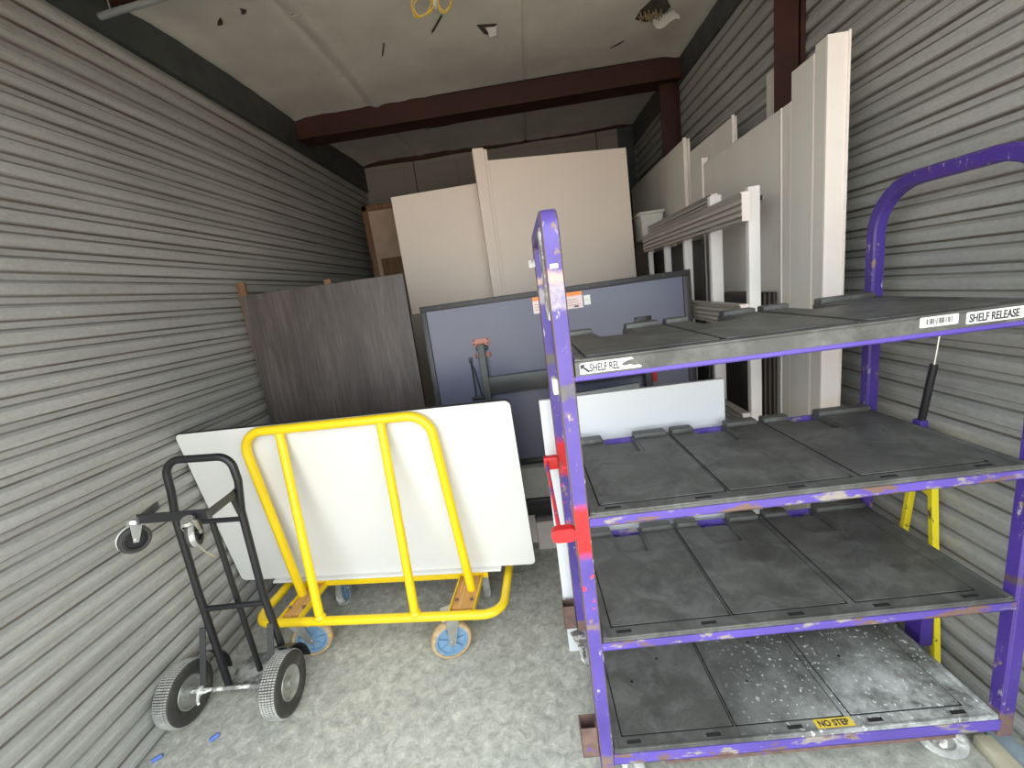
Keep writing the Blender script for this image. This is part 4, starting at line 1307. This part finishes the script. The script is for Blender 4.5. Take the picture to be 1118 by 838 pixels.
mb.bbox((a - 0.008, b - 0.01, 0.0), (a + 0.010, b + 0.018, 0.012), MT['blacksteel'], 0.002)
mb.bbox((a - 0.02, d - 0.02, 0.0), (a + 0.045, d + 0.002, 0.014), MT['blacksteel'], 0.002)
mb.build('lock_wire', TB)
mb = MB(); mb.xf = TM
a, b = tp_(0.672, 0.93)
mb.bbox((a - 0.012, b, 0.0), (a + 0.012, b + 0.085, 0.02), MT['red'], 0.003)
o = mb.build('latch', TB); o['label'] = 'small red latch'
def sticker(x0_, z0_, x1_, z1_, kind):
    a, b = tp_(x0_, z0_); c, d = tp_(x1_, z1_)
    mb = MB(); mb.xf = TM
    mb.box((a, b, -0.004), (c, d, -0.003), MT['lab_pink'] if kind else MT['label'])
    if kind:
        mb.box((a, d - (d - b) * 0.24, -0.0032), (c, d, -0.0024), MT['lab_orange'])
        for k in range(3):
            mb.box((a + 0.010, b + (d - b) * (0.20 + 0.16 * k), -0.003), (c - 0.012 - 0.008 * k, b + (d - b) * (0.20 + 0.16 * k) + 0.003, -0.0026), MT['copper'])
        mb.box(((a + c) / 2, b + 0.006, -0.003), ((a + c) / 2 + (c - a) * .25, b + 0.014, -0.0025), MT['ink'])
    else:
        mb.box((a + 0.006, (b + d) / 2, -0.003), (c - 0.010, (b + d) / 2 + 0.003, -0.0026), MT['cabgrey'])
    mb.build('sticker', TB)
sticker(0.218, 1.404, 0.318, 1.497, 1)
sticker(0.325, 1.415, 0.362, 1.469, 0)
sticker(0.034, 1.404, 0.120, 1.497, 1)

# low box and blocks the table stands on
LB = thing('low_cabinet', 'grey-taupe low cabinet on a black base under the slate-blue table', 'cabinet', (0.1, 2.5, 0))
mb = MB(); mb.bbox((-0.60, 2.26, 0.385), (0.60, 2.60, 0.570), MT['cabgrey'], 0.004); mb.build('body', LB)
mb = MB(); mb.bbox((-0.60, 2.25, 0.345), (0.58, 2.60, 0.383), MT['blacksteel'], 0.003)
mb.bbox((-0.60, 2.33, 0.240), (0.58, 2.60, 0.315), MT['black'], 0.003)
for xx in (-0.58, 0.52):
    mb.box((xx, 2.34, 0), (xx + 0.04, 2.59, 0.35), MT['black'])
mb.build('base_frame', LB)
for k, (x0, x1, z0, z1, y_) in enumerate(((-0.120, 0.05, 0.0, 0.185, 2.34), (-0.175, -0.125, 0.08, 0.20, 2.42))):
    mb = MB(); mb.bbox((x0, y_, 0 if k else z0), (x1, y_ + 0.10, z1), MT['pinkish'], 0.003)
    o = recentre(mb.build('packing_block'))
    tag(o, ['pinkish block on the floor under the low cabinet, wider one', 'slim pinkish block beside the wider one under the low cabinet'][k], 'block')

# ------------------------------------------------------------------ white boards behind the purple trolley
bl = Vector((-0.010, 1.578, 0.0))
sheet('white_board', bl, (1, 0.004, 0), (-0.004, 0.022, 1.13), 0.698, 1.128, 0.018, 0.004, MT['board_blue'], MT['board_blue'], 'scuffed white board standing on the floor behind the purple trolley', 'board')
bl = Vector((0.145, 2.02, 0.0))
sheet('grey_panel', bl, (1, 0.0, 0.05), (0.0, 0.03, 1.05), 0.385, 1.022, 0.018, 0, MT['board_grey'], MT['board_edge'], 'pale grey panel, its top edge peeping above the scuffed white board', 'panel')

# ------------------------------------------------------------------ storage rack of white posts and ridged rails
SR = thing('rail_rack', 'rack of white posts carrying ridged grey-white rails by the right wall', 'rack', (0.95, 2.6, 0))
def ridged(x, y0, y1, z0, z1, parent=SR, end=True):
    """ridged rail along y, ridges towards the room's middle"""
    h = z1 - z0
    pr = [(0.0, 0.0), (-0.016, 0.03), (-0.018, 0.10), (-0.008, 0.13)]
    for k in range(3):
        a = 0.16 + k * 0.22
        pr += [(-0.006, a), (-0.020, a + 0.03), (-0.021, a + 0.15), (-0.006, a + 0.19)]
    pr += [(-0.010, 0.84), (-0.024, 0.97), (-0.026, 1.0), (0.012, 1.0), (0.012, 0.0)]
    vs = []; n = len(pr)
    for yy_ in (y0, y1):
        for a, b in pr:
            vs.append((x + a, yy_, z0 + b * h))
    mb = MB()
    mb.add(vs, [(i, (i + 1) % n, n + (i + 1) % n, n + i) for i in range(n)][::1], MT['rail'])
    mb.add(vs, [tuple(range(n)), tuple(range(2 * n - 1, n - 1, -1))], MT['railend'])
    r_ = mb.build('rail', parent)
    if end:
        eb = MB()
        eb.box((x - 0.020, y0 - 0.002, z0 + 0.001), (x + 0.012, y0 + 0.0, z1 - 0.004), MT['railend'])
        eb.build('end_cap', r_)
    return r_
ridged(0.905, 1.855, 3.36, 1.700, 1.812)
ridged(0.905, 1.880, 3.36, 1.268, 1.368)
ridged(0.905, 1.880, 3.36, 0.790, 0.885)
ridged(0.972, 2.300, 3.45, 1.805, 1.885)
for k, (yy, zt) in enumerate(((1.868, 1.830), (2.235, 1.868), (2.600, 1.80), (2.955, 1.80), (3.33, 1.80))):
    mb = MB(); mb.bbox((0.9180, yy, 0), (0.918 + (0.046, 0.055, 0.044, 0.038, 0.030)[k], yy + 0.030, zt), MT['post'], 0.002)
    mb.build('post', SR)
mb = MB()
for yy in (2.60, 3.33):
    mb.box((0.94, yy, 1.775), (1.10, yy + 0.03, 1.80), MT['post'])
mb.box((0.935, 3.30, 1.800), (1.12, 3.90, 1.812), MT['cabgrey'])
mb.box((1.08, 3.30, 0.0), (1.11, 3.33, 1.80), MT['post'])
mb.box((1.08, 3.85, 0.0), (1.11, 3.88, 1.80), MT['post'])
mb.build('rear_shelf', SR)
mb = MB()
for a, b in (((1.02, 1.787), (1.062, 1.790)), ((1.02, 1.812), (1.062, 1.815)), ((1.02, 1.787), (1.023, 1.815)), ((1.059, 1.787), (1.062, 1.815))):
    mb.box((a[0], 2.03, a[1]), (b[0], 2.32, b[1]), MT['zinc'])
mb.box((1.023, 2.06, 1.790), (1.059, 2.07, 1.812), MT['black'])
mb.build('channel_stub', SR)
# dark interior backing between the far posts
mb = MB(); mb.box((1.02, 2.62, 0), (1.03, 3.60, 1.70), MT['black'])
o = recentre(mb.build('black_backing')); tag(o, 'black sheet behind the farthest white posts of the rack', 'sheet')

# translucent bin on top of the rack
mb = MB()
BN = thing('plastic_bin', 'translucent plastic bin on top of the rail rack at the back', 'bin', (1.01, 3.62, 1.812))
def ring(z, w_, d_):
    return [(1.005 + sx * w_, 3.62 + sy * d_, z) for sx, sy in ((-1, -1), (1, -1), (1, 1), (-1, 1))]
lv = [ring(1.813, .070, .10), ring(1.985, .085, .12), ring(1.985, .096, .13), ring(2.005, .096, .13), ring(2.005, .082, .115), ring(1.830, .066, .095)]
vs = [p for r in lv for p in r]
fs = [(k * 4 + i, k * 4 + (i + 1) % 4, (k + 1) * 4 + (i + 1) % 4, (k + 1) * 4 + i) for k in range(5) for i in range(4)] + [(3, 2, 1, 0), (20, 21, 22, 23)]
mb.add(vs, fs, MT['bin'])
mb.build('tub', BN, bevel=0.004)
mb = MB(); mb.bbox((1.035, 3.49, 1.865), (1.075, 3.512, 1.90), MT['cabgrey'], 0.004); mb.build('handle', BN)

# black framed panels leaning in a stack behind the first post
for k in range(4):
    mb = MB()
    x0 = 1.035 + k * 0.019
    mb.bbox((x0, 2.02 - 0.004 * k, 0), (x0 + 0.014, 2.46, 1.392), MT['black'], 0.002)
    fr = mb
    mb.bbox((x0 - 0.002, 2.018 - 0.004 * k, 0), (x0 + 0.005, 2.030, 1.393), MT['blackedge'], 0.001)
    mb.bbox((x0 - 0.002, 2.018, 1.375), (x0 + 0.005, 2.46, 1.393), MT['blackedge'], 0.001)
    o = recentre(mb.build('framed_sheet'))
    tag(o, 'black thin panel on edge in the stack behind the nearest white post', 'panel', 'black panels stacked on edge behind the nearest white post')

# ------------------------------------------------------------------ off-white wall panels standing along the right wall
def wpanel(x, t, y0, y1, h, ribs, label, face=0.03, tilt=0.0, double=False):
    WP = thing('wall_panel', label, 'panel', (x + t / 2, (y0 + y1) / 2, 0))
    mb = MB()
    mb.box((x, y0, 0), (x + t, y1, h), MT['panelwhite'])
    for r in ribs:
        mb.box((x - 0.004, r, 0), (x, r + 0.006, h), MT['paneledge'])
    mb.build('panel_skin', WP, bevel=0.0012)
    mb = MB()
    if double:
        mb.box((x - 0.004, y0 - 0.012, 0), (x + t * 0.45, y0, h + 0.006), MT['paneledge'])
        mb.box((x + t * 0.62, y0 - 0.012, 0), (x + t * 1.0, y0, h - 0.004), MT['paneledge'])
    else:
        mb.box((x - 0.002, y0 - 0.010, 0), (x + face, y0, h), MT['paneledge'])
        mb.box((x + face - 0.004, y0 - 0.018, 0), (x + face + 0.002, y0 - 0.010, h + 0.002), MT['paneledge'])
    mb.build('end_flange', WP, bevel=0.0008)
    return WP
wpanel(1.120, 0.060, 1.730, 1.790, 2.257, [], 'nearest and tallest off-white wall panel, its broad end flange facing out', 0.068)
wpanel(1.122, 0.045, 1.803, 1.935, 2.235, [], 'narrow off-white panel just behind the tallest one', 0.045)
wpanel(1.126, 0.030, 1.948, 2.815, 2.135, [2.005], 'long off-white wall panel that covers the foot of the red column', 0.025)
wpanel(1.122, 0.032, 2.835, 3.02, 2.172, [], 'short off-white panel past the far end of the long one', 0.032)
wpanel(1.168, 0.020, 2.535, 3.14, 2.285, [], 'off-white panel with doubled edge standing behind the long one', 0.03, double=True)
wpanel(1.135, 0.040, 3.155, 4.60, 2.375, [], 'farthest off-white panel with doubled edge reaching towards the back', 0.03, double=True)
wpanel(1.270, 0.022, 2.235, 2.395, 2.405, [], 'off-white strip showing beside the near red column', 0.02)

# ------------------------------------------------------------------ small things
# yellow sawhorse, folded, by the right wall
SW = thing('sawhorse', 'folded yellow metal sawhorse between the purple trolley and right wall', 'sawhorse', (1.27, 1.42, 0))
for a, b in (((1.296, 1.344, 0.0), (1.296, 1.430, 0.90)), ((1.296, 1.562, 0.0), (1.296, 1.470, 0.90))):
    mb = MB(); mb.sq([a, b], 0.020, 0.022, MT['yellow2'], up=(1, 0, 0), c=0.002)
    lg = mb.build('leg', SW)
    mb = MB(); p = Vector(a); mb.bbox((p.x - 0.014, p.y - 0.014, 0.0), (p.x + 0.014, p.y + 0.014, 0.012), MT['slot'], 0.003); mb.build('foot_pad', lg)
mb = MB()
mb.add([(1.288, 1.413, 0.67), (1.288, 1.492, 0.70), (1.288, 1.476, 0.90), (1.288, 1.426, 0.90), (1.292, 1.413, 0.67), (1.292, 1.492, 0.70), (1.292, 1.476, 0.90), (1.292, 1.426, 0.90)],
       [(3, 2, 1, 0), (4, 5, 6, 7), (0, 1, 5, 4), (1, 2, 6, 5), (2, 3, 7, 6), (3, 0, 4, 7)], MT['yellow2'])
mb.build('web_plate', SW)

# looped yellow cord hanging at the ceiling
mb = MB()
def loop_pts(cx_, cy_, cz_, rx, rz, tilt, n=22, ph=0):
    out = []
    for i in range(n):
        a = 2 * PI * i / n + ph
        p = Vector((rx * math.cos(a), 0.02 * math.sin(2 * a), rz * math.sin(a)))
        p = Matrix.Rotation(tilt, 3, 'Y') @ p
        out.append((cx_ + p.x, cy_ + p.y + rz * 0.4 * math.sin(a), cz_ + p.z))
    return out
for k, a in enumerate(((-0.345, 2.47, 2.985, .060, .058, .1), (-0.350, 2.47, 2.975, .045, .060, .6), (-0.335, 2.46, 2.985, .060, .040, -.5), (-0.235, 2.48, 2.985, .036, .050, .2), (-0.240, 2.48, 2.985, .028, .045, -.5))):
    mb.tube(loop_pts(*a), 0.0032, MT['cord'], 8, closed=True)
mb.tube([(-0.29, 2.47, 3.02), (-0.29, 2.45, 3.06), (-0.30, 2.2, 3.04), (-0.28, 1.9, 3.035)], 0.0032, MT['cord'], 8)
mb.tube([(-0.29, 2.47, 2.965), (-0.285, 2.47, 3.0)], 0.010, MT['label'], 8)
o = tag(recentre(mb.build('power_cord')), 'coiled yellow cord hanging in loops from the ceiling', 'cord')

# conduit high on the left
PC = thing('conduit_pipe', 'thin grey conduit pipe running from the top of the left wall', 'pipe', (-1.4, 2.0, 2.86))
mb = MB(); mb.tube([(-1.585, 1.955, 2.848), (-1.20, 1.925, 2.858), (-0.4, 1.86, 2.855)], 0.0125, MT['conduit'], 14); mb.build('pipe', PC)
mb = MB(); mb.lathe([(-.001, .0001), (-.001, .0095)], MT['slot'], Matrix.Translation((-1.5855, 1.955, 2.848)), 14); mb.build('open_end', PC)
for (xx, yy_, r_) in ((-0.62, 1.875, 0.004), (-1.53, 1.95, 0.003)):
    mb = MB(); mb.tube([(xx, yy_, 2.862), (xx, yy_, 3.04)], r_, MT['conduit'], 8); mb.build('hanger', PC)

# bits on the floor
for k, (x, y, a) in enumerate(((-1.431, 1.301, 0.9), (-1.612, 1.235, 0.7))):
    mb = MB(); mb.xf = Matrix.Translation((x, y, 0.008)) @ Matrix.Rotation(a, 4, 'Z')
    mb.lathe([(-.017, .0001), (-.017, .006), (-.010, .0078), (.006, .0065), (.008, .0078), (.016, .0070), (.017, .0001)], MT['bluecap'], seg=14)
    mb.lathe([(.0172, .0001), (.0172, .0045)], MT['slot'], seg=10)
    o = recentre(mb.build('blue_plug'))
    tag(o, ['small blue plastic plug on the floor in front of the hand truck', 'small blue plastic plug at the foot of the left wall'][k], 'plug')

# weathered plank under the right end of the trolley
mb = MB()
mb.xf = Matrix.Translation((1.215, 0.98, 0)) @ Matrix.Rotation(-0.05, 4, 'Z')
mb.bbox((-0.026, -0.28, 0.0), (0.026, 0.13, 0.038), MT['plankwood'], 0.006)
o = recentre(mb.build('timber_plank')); tag(o, 'weathered timber plank on the floor under the trolley right end', 'timber')
mb = MB()
mb.xf = Matrix.Translation((1.285, 0.95, 0)) @ Matrix.Rotation(-0.02, 4, 'Z')
mb.bbox((-0.030, -0.35, 0.0), (0.030, 0.19, 0.012), MT['bluetarp'], 0.003)
o = recentre(mb.build('metal_strip')); tag(o, 'pale blue-grey strip along the foot of the right wall', 'strip')
